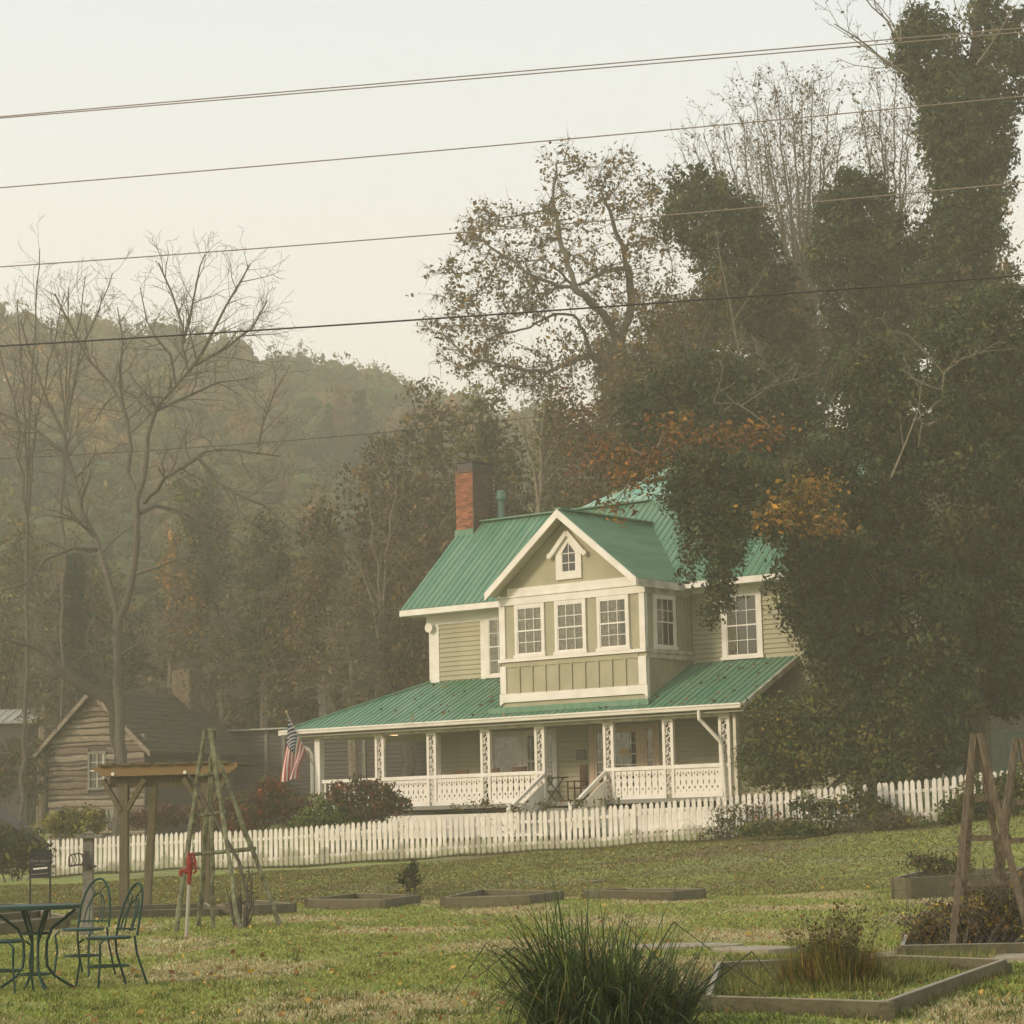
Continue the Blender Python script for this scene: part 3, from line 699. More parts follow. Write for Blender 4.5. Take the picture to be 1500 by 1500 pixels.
for r in range(9):
    for c in range(6 if r % 2 == 0 else 5):
        s_ = (r+.9)/9.8*7/13; t_ = (c + (.5 if r % 2 else 0) + .4)/6*.42
        p = cloth(s_, t_) + np.array([-.004, -.012, 0])
        q = [p + .034*(math.cos(a)*np.array([1, 0, 0]) + math.sin(a)*np.array([0, 0, 1]))*(1 if i % 2 == 0 else .42) for i, a in enumerate([math.pi/2 + math.pi*i/5 for i in range(10)])]
        m.add([inF(x) for x in q], [tuple(range(10))])
m.obj('stars', M['flagwhite'], union, kind='stuff')

# porch furniture
def rocker(u, v, rz, label):
    t = empty('rocking_chair', hw(u, v, 3.0), -YAW+rz, label, 'chair', 'rocking chairs on the porch')
    MB().box(-.26, .26, -.24, .24, .40, .44).obj('seat', M['chairwood'], t)
    b = MB().box(-.27, -.22, .20, .25, .44, 1.15).box(.22, .27, .20, .25, .44, 1.15).box(-.22, .22, .205, .235, 1.02, 1.14).obj('backrest', M['chairwood'], t)
    for k in range(5): MB().box(-.19+k*.085, -.145+k*.085, .21, .23, .46, 1.02).obj('slat', M['chairwood'], b)
    for s in (-1, 1):
        MB().box(s*.25-.02, s*.25+.02, -.24, -.20, .04, .62).obj('leg', M['chairwood'], t); MB().box(s*.25-.02, s*.25+.02, .20, .24, .04, .44).obj('leg', M['chairwood'], t)
        MB().box(s*.27-.035, s*.27+.035, -.30, .22, .62, .65).obj('armrest', M['chairwood'], t)
        MB().tube([(s*.25, -.42, .07), (s*.25, -.2, .02), (s*.25, .1, .02), (s*.25, .5, .12)], .02, 6).obj('rocker', M['chairwood'], t)
    return t
rocker(-11.15, 1.55, .2, 'brown rocking chair on the porch before the plain sage wall left of the twin windows')
rocker(-9.95, 1.6, -.3, 'brown rocking chair on the porch just behind the railing, left of the twin windows')
rocker(-8.45, 1.1, .1, 'brown rocking chair on the porch in front of the right half of the twin windows')
rocker(-6.35, 1.5, -.5, 'dark wooden chair beside the small table at the top of the porch steps')
pt = empty('porch_table', hw(-7.15, 1.2, 3.0), -YAW, 'small dark folding table standing behind the left porch stair rail', 'table')
MB().box(-.55, .45, -.3, .3, .74, .78).obj('tabletop', M['iron'], pt)
for s in (-1, 1):
    MB().beam((-.38, s*.25, 0), (.3, s*.25, .74), .03, .03).obj('leg', M['iron'], pt); MB().beam((.38, s*.22, 0), (-.3, s*.22, .74), .03, .03).obj('leg', M['iron'], pt)

# ------------------------------------------------------------------ picket fence
def picket_mat():
    m = mat('picket_paint', (.80, .74, .66), .65, (3.1, (.52, .45, .34), .7, 8), (20, .2), coords='Object')
    t = m.node_tree; b = t.nodes['Principled BSDF']; src = b.inputs['Base Color'].links[0].from_socket
    tc_ = t.nodes.new('ShaderNodeTexCoord'); sx = t.nodes.new('ShaderNodeSeparateXYZ'); t.links.new(tc_.outputs['Object'], sx.inputs[0])
    g_ = t.nodes.new('ShaderNodeNewGeometry'); nn = t.nodes.new('ShaderNodeTexNoise'); nn.inputs['Scale'].default_value = 2.3; nn.inputs['Detail'].default_value = 7; t.links.new(g_.outputs['Position'], nn.inputs[0])
    ad = t.nodes.new('ShaderNodeMath'); ad.operation = 'MULTIPLY_ADD'; ad.inputs[1].default_value = -1.5; t.links.new(nn.outputs[0], ad.inputs[0]); ad.inputs[2].default_value = .95
    su = t.nodes.new('ShaderNodeMath'); su.operation = 'SUBTRACT'; t.links.new(ad.outputs[0], su.inputs[1]); t.links.new(sx.outputs['Z'], su.inputs[0])
    mr = t.nodes.new('ShaderNodeMapRange'); mr.inputs[1].default_value = .0; mr.inputs[2].default_value = .22; mr.inputs[3].default_value = .75; mr.inputs[4].default_value = 0; t.links.new(su.outputs[0], mr.inputs[0])
    x_ = t.nodes.new('ShaderNodeMixRGB'); x_.inputs[2].default_value = (.27, .25, .15, 1); t.links.new(mr.outputs[0], x_.inputs[0]); t.links.new(src, x_.inputs[1]); t.links.new(x_.outputs[0], b.inputs['Base Color'])
    oi = t.nodes.new('ShaderNodeObjectInfo'); hv = t.nodes.new('ShaderNodeHueSaturation'); mr2 = t.nodes.new('ShaderNodeMapRange'); mr2.inputs[3].default_value = .86; mr2.inputs[4].default_value = 1.06
    t.links.new(oi.outputs['Random'], mr2.inputs[0]); t.links.new(mr2.outputs[0], hv.inputs['Value']); t.links.new(x_.outputs[0], hv.inputs['Color']); t.links.new(hv.outputs[0], b.inputs['Base Color'])
    return m
def fence_pt(x): return np.array([x, 71 - .527*(x+13.8), fence_z(x)])
fdir = np.array([1, -.527, 0]); fdir /= np.linalg.norm(fdir); frz = math.atan2(fdir[1], fdir[0])
pk = MB().prism([(-.054, 0, .03), (.054, 0, .03), (.054, 0, PK_H-.09), (.043, 0, PK_H-.045), (.0, 0, PK_H), (-.043, 0, PK_H-.045), (-.054, 0, PK_H-.09)], (0, .022, 0))
pk_me = [pk.mesh('picket', picket_mat())]
M['picket'] = pk_me[0].materials[0]
def run(x0, x1, label):
    f = empty('picket_fence', fence_pt(x0), frz, label, 'fence', None)
    n = int((x1-x0)/fdir[0]/.171); rnd = random.Random(3)
    xs_ = [x0 + fdir[0]*.171*i for i in range(n+1)]
    for i, x in enumerate(xs_):
        o = link(pk_me[0], 'picket', f, loc=(.171*i, -.02-.004*rnd.random(), fence_z(x) - fence_z(x0) + rnd.uniform(-.012, .012)))
        o.rotation_euler = (rnd.uniform(-.015, .015), rnd.gauss(0, .013), 0)
    for h in (.25, .82):
        r = MB()
        for i in range(0, n, 7):
            j = min(i+7, n); r.beam((.171*i, .03, fence_z(xs_[i])-fence_z(x0)+h), (.171*j, .03, fence_z(xs_[j])-fence_z(x0)+h), .04, .08)
        r.obj('rail', M['picket'], f)
    for i in range(0, n+1, 14):
        MB().box(.171*i-.05+.085, .171*i+.05+.085, .05, .15, -.1, PK_H-.02).obj('post', M['picket'], f, loc=(0, 0, fence_z(xs_[i])-fence_z(x0)))
    return f
run(-13.95, 8.62, 'long white picket fence running in front of the farmhouse and log cabin')
run(8.95, 15.2, 'shorter white picket fence run right of the overgrown gap, behind the brown trellises')

# ------------------------------------------------------------------ log cabin
M['log_b'] = mat('brown_weathered_log', (.25, .19, .135), .9, (5, (.10, .08, .06), .9), (12, .9), stretch=(1, 1, 7)); M['log_c'] = mat('pale_split_log', (.42, .35, .27), .9, (6, (.2, .16, .12), .9), (14, .9), stretch=(1, 1, 9))
def cabin():
    z0 = 2.55; D = 96; p = at(213, 1180, D); rz = -.45
    r = empty('log_cabin', (p[0], p[1], z0), rz, 'weathered silver log cabin with a mossy shingle roof and stone chimney', 'cabin')
    W, L, ev, rg = 4.75, 6.6, 6.22-z0, 8.25-z0
    MB().box(-W, 0, .05, L, -.6, ev).obj('wall', M['log_dark'], r)
    gz = MB().prism([(-W, .05, ev), (0, .05, ev), (-W/2, .05, rg-.1)], (0, .12, 0)).obj('gable', M['log'], r)
    rnd = random.Random(5); z = -.4
    win = [(-2.75, -1.85, 1.75, 3.25), (-3.2, -1.35, .0, 1.0)]
    lw = MB().box(-W, 0, -.0, .05, -.6, ev).obj('wall', M['log_dark'], r)
    while z < rg - .25:
        h = rnd.uniform(.17, .32); LM = rnd.choice([M['log'], M['log'], M['log_b'], M['log_c']])
        hl = 0 if z < ev else (z - ev + h)*(W/2)/(rg-ev)
        a, b = -W+hl+.02, -hl-.02
        segs = [(a, b)]
        for (wa, wb, wc, wd) in win:
            if z+h > wc and z < wd: segs = [s for q in segs for s in (((q[0], wa), (wb, q[1])) if q[0] < wa and q[1] > wb else (q,))]
        for (sa, sb_) in segs:
            if sb_-sa < .1: continue
            n = 7; V = []; y0, y1 = rnd.uniform(-.03, .02), rnd.uniform(-.03, .02)
            for i in range(n):
                t = i/(n-1); x = sa+(sb_-sa)*t; zz = z+.025*math.sin(t*7+z*5)+rnd.uniform(-.012, .012); dd = -.07 - .025*math.sin(t*5+z*9)+rnd.uniform(-.02, .02)
                V += [(x, .0, zz), (x, dd, zz+.025), (x, dd-.015, zz+h*.5), (x, dd+.01, zz+h-.075), (x, 0, zz+h-.055)]
            F = [(i*5+k, (i+1)*5+k, (i+1)*5+k+1, i*5+k+1) for i in range(n-1) for k in range(4)] + [(0, 1, 2, 3, 4), tuple((n-1)*5+k for k in (4, 3, 2, 1, 0))]
            MB().add(V, F).obj('log', LM, gz)
        z += h
    # side boards
    for k in range(12): MB().prism([(0, .1, k*.30), (.03, .1, k*.30), (.008, .1, k*.30+.29), (0, .1, k*.30+.29)], (0, L-.2, 0)).obj('board', M['log_dark'], r)
    ov = .55
    for s in (-1, 1):
        x0, x1 = -W/2 + s*(W/2+ov), -W/2; ze = ev-.15-ov*(rg-ev)/(W/2); zt = rg
        rf = MB().prism([(x0, -.45, ze), (x1, -.45, zt), (x1, -.45, zt+.10), (x0, -.45, ze+.10)], (0, L+.8, 0)).obj('roof', M['shingle'], r)
        ncourse = 13; sh = MB()
        for k in range(ncourse):
            ta, tb = k/ncourse, (k+1)/ncourse; y = -.47
            while y < L+.33:
                w = rnd.uniform(.12, .26)
                l = rnd.uniform(0, .12); xa, xb = x0+(x1-x0)*(ta-l*.3), x0+(x1-x0)*tb; za, zb = ze+(zt-ze)*(ta-l*.3)+.13, ze+(zt-ze)*tb+.105
                sh.add([(xa, y, za-.03), (xa, y+w-.01, za-.03), (xb, y+w-.01, zb), (xb, y, zb), (xa, y, za+.012), (xa, y+w-.01, za+.012)], [(4, 5, 2, 3), (0, 1, 5, 4), (0, 4, 3), (1, 2, 5)]); y += w
        sh.obj('shingles', M['shingle'], rf, kind='stuff')
        MB().prism([(x0, -.49, ze-.12), (x1, -.49, zt-.14), (x1, -.49, zt+.08), (x0, -.49, ze+.08)], (0, .04, 0)).obj('barge_board', M['log'], r)
    # chimney
    cx, cy = -W/2+.35, L-.6; c0 = rg-.7
    cc = MB().box(cx-.42, cx+.42, cy-.4, cy+.4, c0, rg+1.1).obj('chimney', M['log_dark'], r)
    for face in (0, 1):
        z = c0
        while z < rg+1.15:
            h = rnd.uniform(.10, .17); a = -.45 if face == 0 else -.43; lim = .42 if face == 0 else .4
            while a < lim:
                w = rnd.uniform(.2, .42); b = min(a+w, lim+.03)
                if face == 0: MB().box(cx+a+.01, cx+b-.01, cy-.4-rnd.uniform(.03, .08), cy-.4, z+.008, z+h-.008).obj('stone', M['stone'], cc)
                else: MB().box(cx+.42, cx+.42+rnd.uniform(.03, .08), cy+a+.01, cy+b-.01, z+.008, z+h-.008).obj('stone', M['stone'], cc)
                a = b
            z += h
    # windows
    T = lambda a, d, z: (a, -.02-d, z)
    def cw(a0, a1, b0, b1, cols, rows, cur):
        f = MB(T).box(a0, a0+.1, .0, .1, b0, b1).box(a1-.1, a1, .0, .1, b0, b1).box(a0+.1, a1-.1, 0, .1, b1-.1, b1).box(a0-.05, a1+.05, 0, .13, b0-.06, b0+.04).obj('window', M['log'] if cur else M['greymetal'], r)
        MB(T).box(a0+.1, a1-.1, .002, .01, b0+.04, b1-.1).obj('backing', M['dark'], f)
        m = MB(T); i0, i1, j0, j1 = a0+.1, a1-.1, b0+.04, b1-.1
        for k in range(1, cols): x = i0+(i1-i0)*k/cols; m.box(x-.02, x+.02, .04, .07, j0, j1)
        for k in range(1, rows): z = j0+(j1-j0)*k/rows; m.box(i0, i1, .041, .071, z-(.03 if k == rows/2 else .013), z+(.03 if k == rows/2 else .013))
        m.box(i1-.08, i1, .03, .075, j0, j1)
        m.obj('sash', M['trim_dirty'], f)
        MB(T).add([(i0, .03, j0), (i1, .03, j0), (i1, .03, j1), (i0, .03, j1)], [(0, 1, 2, 3)]).obj('pane', M['glass'], f)
        if cur:
            for (pa, pb, pc, pd) in cur: MB(T).add([(pa, .02, j1), (pb, .02, j1), (pc, .02, j0), (pd, .02, j0)], [(0, 1, 2, 3)]).obj('curtain', M['signwhite'], f)
    cw(-2.75, -1.85, 1.75, 3.25, 2, 4, None)
    cw(-3.2, -2.28, 0, 1.0, 1, 1, [(-3.1, -2.8, -2.95, -3.1), (-2.7, -2.38, -2.38, -2.5)])
    cw(-2.27, -1.35, 0, 1.0, 2, 1, [(-1.75, -1.45, -1.45, -1.5)])
    for k, (ya, yb) in enumerate(((1.2, 2.6), (3.6, 5.0))):
        f = MB().box(.03, .07, ya, yb, 1.9, 2.05).box(.03, .07, ya, yb, 2.75, 2.85).obj('window', M['greymetal'], r); MB().box(.03, .04, ya, yb, 2.05, 2.75).obj('backing', M['dark'], f)
    return r
cabin()
# weathered barn between cabin and farmhouse
def barn():
    p = at(332, 1190, 104); q = at(660, 1180, 100); d = q-p; L = math.hypot(d[0], d[1]); rz = math.atan2(d[1], d[0])
    top = at(420, 1068.5, 103)[2]; z0 = 2.6
    r = empty('barn', (p[0], p[1], z0), rz, 'low dark plank barn between the log cabin and the farmhouse porch', 'barn')
    h = top-z0
    MB().box(0, L, .04, 5, -.8, h).obj('wall', M['log_dark'], r)
    rnd = random.Random(2); z = -.4
    while z < h-.1:
        hh = rnd.uniform(.13, .2); MB().prism([(0, .04, z), (0, -.0-rnd.uniform(0, .02), z+.01), (0, .02, z+hh-.015), (0, .04, z+hh-.01)], (L, 0, 0)).obj('plank', M['log_dark'], r); z += hh
    MB().box(-.3, L+.3, -.35, 5.3, h, h+.07).obj('roof', M['tin'], r)
    for x in (1.9, 2.75, 6.6): MB().box(x, x+.16, -.06, .0, -.3, h-.02).obj('post', M['greymetal'], r)
    MB().box(4.2, 5.2, -.03, .03, -.2, 1.9).obj('door', M['dark'], r)
barn()
def small_shed(px0, px1, pyt, pyb, D, name, label, slope_px, wallm, roofm, depth=4, cat='shed', rz0=0):
    p = at(px0, pyb, D); q = at(px1, pyb, D); L = q[0]-p[0]; z0 = min(ground(p[0], D), ground(q[0], D+depth))-.1
    r = empty(name, (p[0], p[1], z0), rz0, label, cat); h = at((px0+px1)/2, pyb, D)[2]-z0; ht = at((px0+px1)/2, pyt, D)[2]-z0
    MB().box(0, L, 0, depth, -.3, h).obj('wall', wallm, r)
    z = .1; 
    while z < h-.1: MB().box(.02, L-.02, -.02, -.001, z, z+.16).obj('plank', wallm, r); z += .19
    rf = MB().prism([(-.3, -.3, h), (-.3, depth*.55, ht), (-.3, depth*.55, ht+.06), (-.3, -.3, h+.06)], (L+.6, 0, 0)).obj('roof', roofm, r)
    k = 0
    while k*.45 < L: MB().beam((k*.45, -.3, h+.08), (k*.45, depth*.55, ht+.08), .05, .04).obj('seam', roofm, rf); k += 1
small_shed(-80, 40, 1036, 1061, 112, 'barn', 'distant barn with a pale tin roof behind the bare branches, left of the log cabin', 0, M['log_dark'], M['tin'], 6, 'barn')
def leanto():
    D = 84; p = at(-60, 1215, D); z0 = ground(p[0], D); r = empty('lean_to_shed', (p[0], p[1], z0), 0, 'low dark lean-to shed with a sloping roof below the tin roofed barn', 'shed')
    a = at(-60, 1105, D) - p; b = at(2, 1152, D)-p; c = at(57, 1197, D)-p
    MB().prism([(0, 0, -.3), (c[0], 0, -.3), (c[0], 0, c[2]), (b[0], 0, b[2]), (0, 0, a[2])], (0, 4, 0)).obj('wall', M['log_dark'], r)
    MB().beam((0, -.2, a[2]+.1), (c[0]+.2, -.2, c[2]+.02), .5, .12).obj('roof', M['shingle'], r)
    MB().box(.9, c[0]-.1, -.06, -.0, .45, .6).obj('rail', M['log'], r)
    MB().box(b[0]-.3, b[0]-.15, -.06, 0, 0, b[2]-.1).obj('post', M['log'], r)
leanto()
def outbuilding():
    D = 78; p = at(1372, 1140, D); q = at(1560, 1140, D); z0 = ground(p[0], D)-.1; L = q[0]-p[0]
    r = empty('outbuilding', (p[0], p[1], z0), -.25, 'small grey-green outbuilding with pale corner trim half hidden by vines behind the right fence', 'shed')
    def hz(py, px=1430): return at(px, py, D)[2]-z0
    MB().box(0, L, 0, 4, -.2, hz(1000)).obj('wall', M['sea'], r)
    z = hz(1075)
    while z < hz(1005): MB().prism([(.8, 0, z), (.8, -.03, z), (.8, -.008, z+.15), (.8, 0, z+.15)], (L-.8, 0, 0)).obj('siding_board', M['greymetal'], r); z += .155
    MB().box(1.1, 1.28, -.07, 0, hz(1068), hz(1042)).box(.55, 1.28, -.08, 0, hz(1042), hz(1036)).obj('corner_trim', M['trim'], r)
    MB().box(1.5, 2.25, -.05, 0, 0, hz(1072)).obj('door', M['sea'], r)
    for i in range(8): MB().prism([(2.32, 0, .3+i*.16), (2.32, -.03, .3+i*.16), (2.32, -.008, .45+i*.16), (2.32, 0, .45+i*.16)], (1.2, 0, 0)).obj('siding_board', M['sea'], r)
outbuilding()

# ------------------------------------------------------------------ yard things
def gpt(px, py, zoff=0):   # ground point under a pixel
    Y = 15.0
    for _ in range(900):
        p = at(px, py, Y)
        if p[2] <= ground(p[0], Y) + zoff: break
        Y += .1
        if Y > 100: break
    # when looking along rising ground the first hit is the one seen
    return p
def gdepth(px, Y):
    x = at(px, 1300, Y)[0]; return np.array([x, Y, ground(x, Y)])
def pergola():
    D = 46; b = gdepth(176, D); z0 = b[2]
    r = empty('pergola', (b[0], b[1], z0), -.12, 'timber pergola with an amber front beam and braced posts behind the green bistro set', 'pergola')
    def X(px): return (at(px, 1130, D)[0]-b[0])/math.cos(.12)
    def Z(py, px=176): return at(px, py, D)[2]-z0
    zt, zb = Z(1122), Z(1137)
    MB().prism([(X(139), -.12, zt), (X(352), -.12, zt), (X(352), -.12, zb+.12), (X(340), -.12, zb), (X(152), -.12, zb), (X(139), -.12, zb+.12)], (0, .05, 0)).obj('beam', M['wood_new'], r)
    MB().box(X(158), X(335), .10, .16, Z(1153), zb).obj('beam', M['wood_old'], r)
    for px in (168, 275): MB().tube([(X(px), -.13, Z(1134)), (X(px), -.145, Z(1134))], .035, 10).obj('bolt', M['signwhite'], r)
    for k in range(7): MB().box(X(146)+k*.38, X(146)+k*.38+.3, -.2, 2.3, zt+.003, zt+.04).obj('slat', M['wood_old'], r)
    for px, dx in ((182, 0), (303, 0)):
        MB().box(X(px)-.08, X(px)+.08, -.06, .10, -.1, Z(1150)).obj('post', M['wood_old'], r)
    for px, s in ((182, -1), (182, 1), (303, -1), (303, 1)):
        MB().beam((X(px)+s*.05, -.02, Z(1188)), (X(px)+s*.42, -.02, Z(1142)), .09, .13, (0, 1, 0)).obj('brace', M['wood_old'], r)
    MB().beam((X(182), 1.6, 0), (X(182), 2.2, zt), .14, .14).obj('post', M['wood_old'], r)
pergola()
def pole(m, a, b, w, mt, name, parent, wob=.01, seed=0):
    r = random.Random(seed); a = np.array(a, float); b = np.array(b, float); n = 8
    pts = [a + (b-a)*i/n + np.array([r.uniform(-wob, wob), r.uniform(-wob, wob), 0]) for i in range(n+1)]
    return MB().tube(pts, [w*r.uniform(.8, 1.15) for _ in pts], 6).obj(name, mt, parent)
def lichen_trellis():
    D = 33.5; base = gdepth(320, D); z0 = base[2]
    r = empty('obelisk_trellis', tuple(base), 0, 'tall lichen covered pole trellis standing beside the red pump', 'trellis')
    P = lambda px, py, dy=0: at(px, py, D+dy) - base
    top = P(306, 1068)
    feet = [(257, 1350, -.5), (411, 1352, -.4), (350, 1345, -1.2), (291, 1352, 1.2)]
    for i, (px, py, dy) in enumerate(feet):
        f = gdepth(px, D+dy) - base; pole(None, f, top + np.array([.04*(i-1.5), .03*dy, 0]), .034, M['lichen'], 'leg', r, .012, i)
    pole(None, gdepth(312, D+.3)-base, P(309, 1110, .3), .03, M['lichen'], 'pole', r, .008, 9)
    for (a, b, c, d, k) in ((291, 1137, 322, 1132, 0), (278, 1196, 331, 1190, 1), (268, 1253, 374, 1243, 2)):
        pole(None, P(a, b, -.15), P(c, d, -.25), .028, M['lichen'], 'cross_bar', r, .012, 20+k)
    MB().tube([P(276, 1135, -.5), P(310, 1190, -.5), P(350, 1262, -.6), P(366, 1330, -.6)], [.02, .022, .025, .025], 5).obj('vine_stem', M['bark'], r)
lichen_trellis()
def brown_trellis(px, pyt, pyb, D, feet, label, seed):
    base = gdepth(px, D); r = empty('obelisk_trellis', tuple(base), 0, label, 'trellis', 'brown timber trellises in the raised bed')
    P = lambda a, b, dy=0: at(a, b, D+dy) - base
    for i, (fpx, dy) in enumerate(feet):
        f = gdepth(fpx, D+dy) - base
        MB().beam(f, P(px + (-4 if fpx < px else 4), pyt, dy*.08), .055 if i != 1 else .062, .045, (0, 1, 0)).obj('leg', M['wood_brown'], r)
    for (fa, fb, py) in ((.33, .4, 0), (.53, .6, 1), (.76, .8, 2)):
        ya = pyt + (pyb-pyt)*fa
        xa = px + (feet[0][0]-px)*fa; xb = px + (feet[1][0]-px)*fa
        MB().beam(P(xa-6, ya+2, -.28*fa), P(xb+8, ya-1, -.28*fa), .03, .055).obj('cross_bar', M['wood_brown'], r)
        MB().beam(P(xa-2, ya+4, -.28*fa), P(xa+18, ya-1, .4*fa), .03, .05).obj('cross_bar', M['wood_brown'], r)
brown_trellis(1430, 1075, 1362, 23, [(1388, -.35), (1510, -.35), (1405, .45), (1480, .45)], 'brown timber obelisk trellis fully in view in the leafy raised bed at right', 1)
brown_trellis(1492, 1082, 1362, 24.3, [(1436, -.35), (1560, -.35), (1450, .45), (1535, .45)], 'brown timber obelisk trellis cut by the photo edge, behind the fully visible one', 2)

def pump():
    D = 30.5; b = gdepth(272, D); r = empty('hand_pump', tuple(b), 0, 'red cast iron yard pump on a pale pipe in the lawn', 'pump')
    P = lambda a, c, dy=0: at(a, c, D+dy) - b
    MB().tube([(0, 0, -.1), P(277, 1296)], .024, 10).obj('pipe', M['pipe'], r)
    MB().tube([P(277, 1298), P(277, 1290), P(278, 1280), P(278, 1266), P(277, 1256), P(276, 1252)], [.02, .028, .03, .048, .04, .016], 10).obj('body', M['red'], r)
    MB().tube([P(276, 1278), P(270, 1275), P(265, 1276), P(265, 1283)], [.035, .03, .03, .026], 8).obj('spout', M['red'], r)
    MB().tube([P(275, 1251), P(283, 1251), P(286, 1262), P(287, 1276), P(283, 1280)], [.022, .02, .018, .016, .016], 7).obj('handle', M['red'], r)
    MB().tube([P(280, 1262), P(287, 1268)], .014, 6).obj('linkage', M['red'], r)
pump()
def grey_post():
    D = 33; b = gdepth(131, D); r = empty('wooden_post', tuple(b), 0, 'weathered grey post with a small board on top behind the bistro table', 'post')
    P = lambda a, c, dy=0: at(a, c, D+dy) - b
    h = P(131, 1228)[2]
    MB().prism([(-.10, -.07, -.1), (.05, -.07, -.1), (.055, -.07, h), (-.075, -.07, h)], (0, .14, 0)).obj('post', M['greymetal'], r)
    MB().box(-.17, .20, -.13, .13, h, h+.055).obj('cap_board', M['greymetal'], r)
    MB().tube([(-.13, .1, -.1), (-.02, .04, .55), (0, .0, 1.0)], [.05, .045, .03], 6).obj('stump_prop', M['bark_pale'], r)
    s = empty('sign_bracket', tuple(b + P(127, 1265, -.15)), 0, 'black scrolled iron bracket fixed to the front of the weathered grey post', 'bracket')
    Q = lambda a, c: at(a, c, D-.15) - (b + P(127, 1265, -.15))
    MB().box(-.03, .03, -.02, .03, -.07, .17).obj('back_plate', M['iron'], s)
    MB().tube([Q(127, 1266), Q(112, 1267), Q(101, 1269)], .013, 6).obj('arm', M['iron'], s)
    MB().tube([Q(127, 1254), Q(115, 1250), Q(104, 1252), Q(101, 1256), Q(101, 1269)], .01, 6).obj('arm', M['iron'], s)
    for k in range(4): MB().tube([Q(105+k*5, 1252), Q(107+k*5, 1260), Q(104+k*5, 1268)], .007, 5).obj('scroll', M['iron'], s)
    MB().prism([tuple(Q(124, 1264)), tuple(Q(140, 1268)), tuple(Q(138, 1271)), tuple(Q(124, 1270))], (0, .12, 0)).obj('tray', M['iron'], s)
grey_post()
def yard_sign():
    D = 36; b = gdepth(58, D); r = empty('yard_sign', tuple(b), -.1, 'small black yard sign with pale lettering and a white strip in front of the hedge', 'sign')
    P = lambda a, c, dy=0: at(a, c, D+dy) - b
    x0, x1 = P(44, 1280)[0], P(74, 1280)[0]; zt, zb = P(58, 1245)[2], P(58, 1286)[2]
    for x in (x0, x1): MB().tube([(x, 0, -.05), (x, 0, zt)], .014, 6).obj('leg', M['black'], r)
    MB().box(x0, x1, -.01, .01, zb, zt).obj('board', M['black'], r)
    MB().beam((x0+.05, -.016, P(50, 1273)[2]), (x1-.04, -.016, P(70, 1271)[2]), .005, .025).obj('strip', M['signwhite'], r)
    MB().beam((x0+.02, -.016, P(50, 1281)[2]), (x1-.03, -.016, P(70, 1279)[2]), .004, .012).obj('strip', M['signtext'], r)
    for (txt, py, sz) in (("River Stitch", 1263, .062), ("open daily", 1267.5, .035)):
        cu = bpy.data.curves.new('lettering', 'FONT'); cu.body = txt; cu.size = sz; cu.extrude = .002; cu.align_x = 'CENTER'
        o = bpy.data.objects.new('lettering', cu); C.objects.link(o); dg = bpy.context.evaluated_depsgraph_get(); me = bpy.data.meshes.new_from_object(o.evaluated_get(dg)); bpy.data.objects.remove(o)
        me.materials.clear(); me.materials.append(M['signtext']); o = link(me, 'lettering', r, loc=((x0+x1)/2, -.014, P(58, py)[2])); o.rotation_euler = (math.pi/2, 0, 0)
yard_sign()

# raised beds: corners given on the ground
BEDS = []
def raised_bed(corners, h, label, grp=None, th=.04, soil=True, top=.0, open_edge=None):
    cs = [np.array([c[0], c[1], ground(c[0], c[1])]) for c in corners]; BEDS.append(cs)
    o = np.mean(cs, axis=0); r = empty('raised_bed', tuple(o), 0, label, 'garden bed', grp)
    n = len(cs)
    for i in range(n):
        if open_edge is not None and i in open_edge: continue
        a, b = cs[i]-o, cs[(i+1) % n]-o
        bd = MB().beam(a + np.array([0, 0, h/2-.02]), b + np.array([0, 0, h/2-.02]), th, h+.04).obj('board', M['bedwood'], r)
        MB().beam(a + np.array([0, 0, h+.003]), b + np.array([0, 0, h+.003]), th*.9, .008).obj('top_edge', M['bedtop'], bd)
    for c in cs: q = c-o; MB().box(q[0]-.05, q[0]+.05, q[1]-.05, q[1]+.05, -.05, h-.01).obj('corner_post', M['bedwood'], r)
    if soil: MB().add([c-o+np.array([0, 0, h*.45]) for c in cs], [tuple(range(n))]).obj('soil', M['soil'], r)
    return o
def gx(px, D): return (gdepth(px, D)[0], D)
FLATB = 1
G1 = 'low timber beds in a row across the lawn'
raised_bed([gx(450, 44.5), gx(560, 42.5), gx(612, 44.8), gx(520, 47)], .17, 'low timber bed with a small evergreen shrub at its corner', G1)
raised_bed([gx(648, 42.5), gx(772, 41.5), gx(822, 44.5), gx(706, 46)], .18, 'low open timber bed in the middle of the row, straight below the porch steps', G1)
raised_bed([gx(856, 43.5), gx(982, 43.0), gx(1030, 45.5), gx(915, 47)], .18, 'low timber bed at the right end of the row, behind the tall grass clump', G1)
raised_bed([gx(318, 40.5), gx(374, 38.8), gx(430, 42.0), gx(360, 44)], .18, 'low timber bed behind the lichen covered trellis', G1)
raised_bed([gx(100, 38.5), gx(316, 39.8), gx(300, 43), gx(120, 42)], .14, 'long low timber bed running behind the grey post and red pump', G1)
raised_bed([gx(-60, 33.6), gx(98, 36.2), gx(60, 38.5), gx(-60, 37)], .18, 'low timber bed seen under the bistro tabletop', G1)
raised_bed([gx(-60, 40.5), gx(46, 42.5), gx(20, 45), gx(-60, 44)], .17, 'low timber bed in front of the hedge, left of the black yard sign', G1)
raised_bed([gx(1310, 42), gx(1330, 41.2), gx(1478, 42.6), gx(1500, 46), gx(1345, 46)], .38, 'taller timber bed behind the brown trellises', None)
raised_bed([gx(1032, 16.4), gx(1290, 15.4), gx(1466, 19.4), gx(1310, 20.4), gx(1050, 20.2)], .12, 'large low timber bed in the right foreground with a dry grassy clump', None, soil=False)
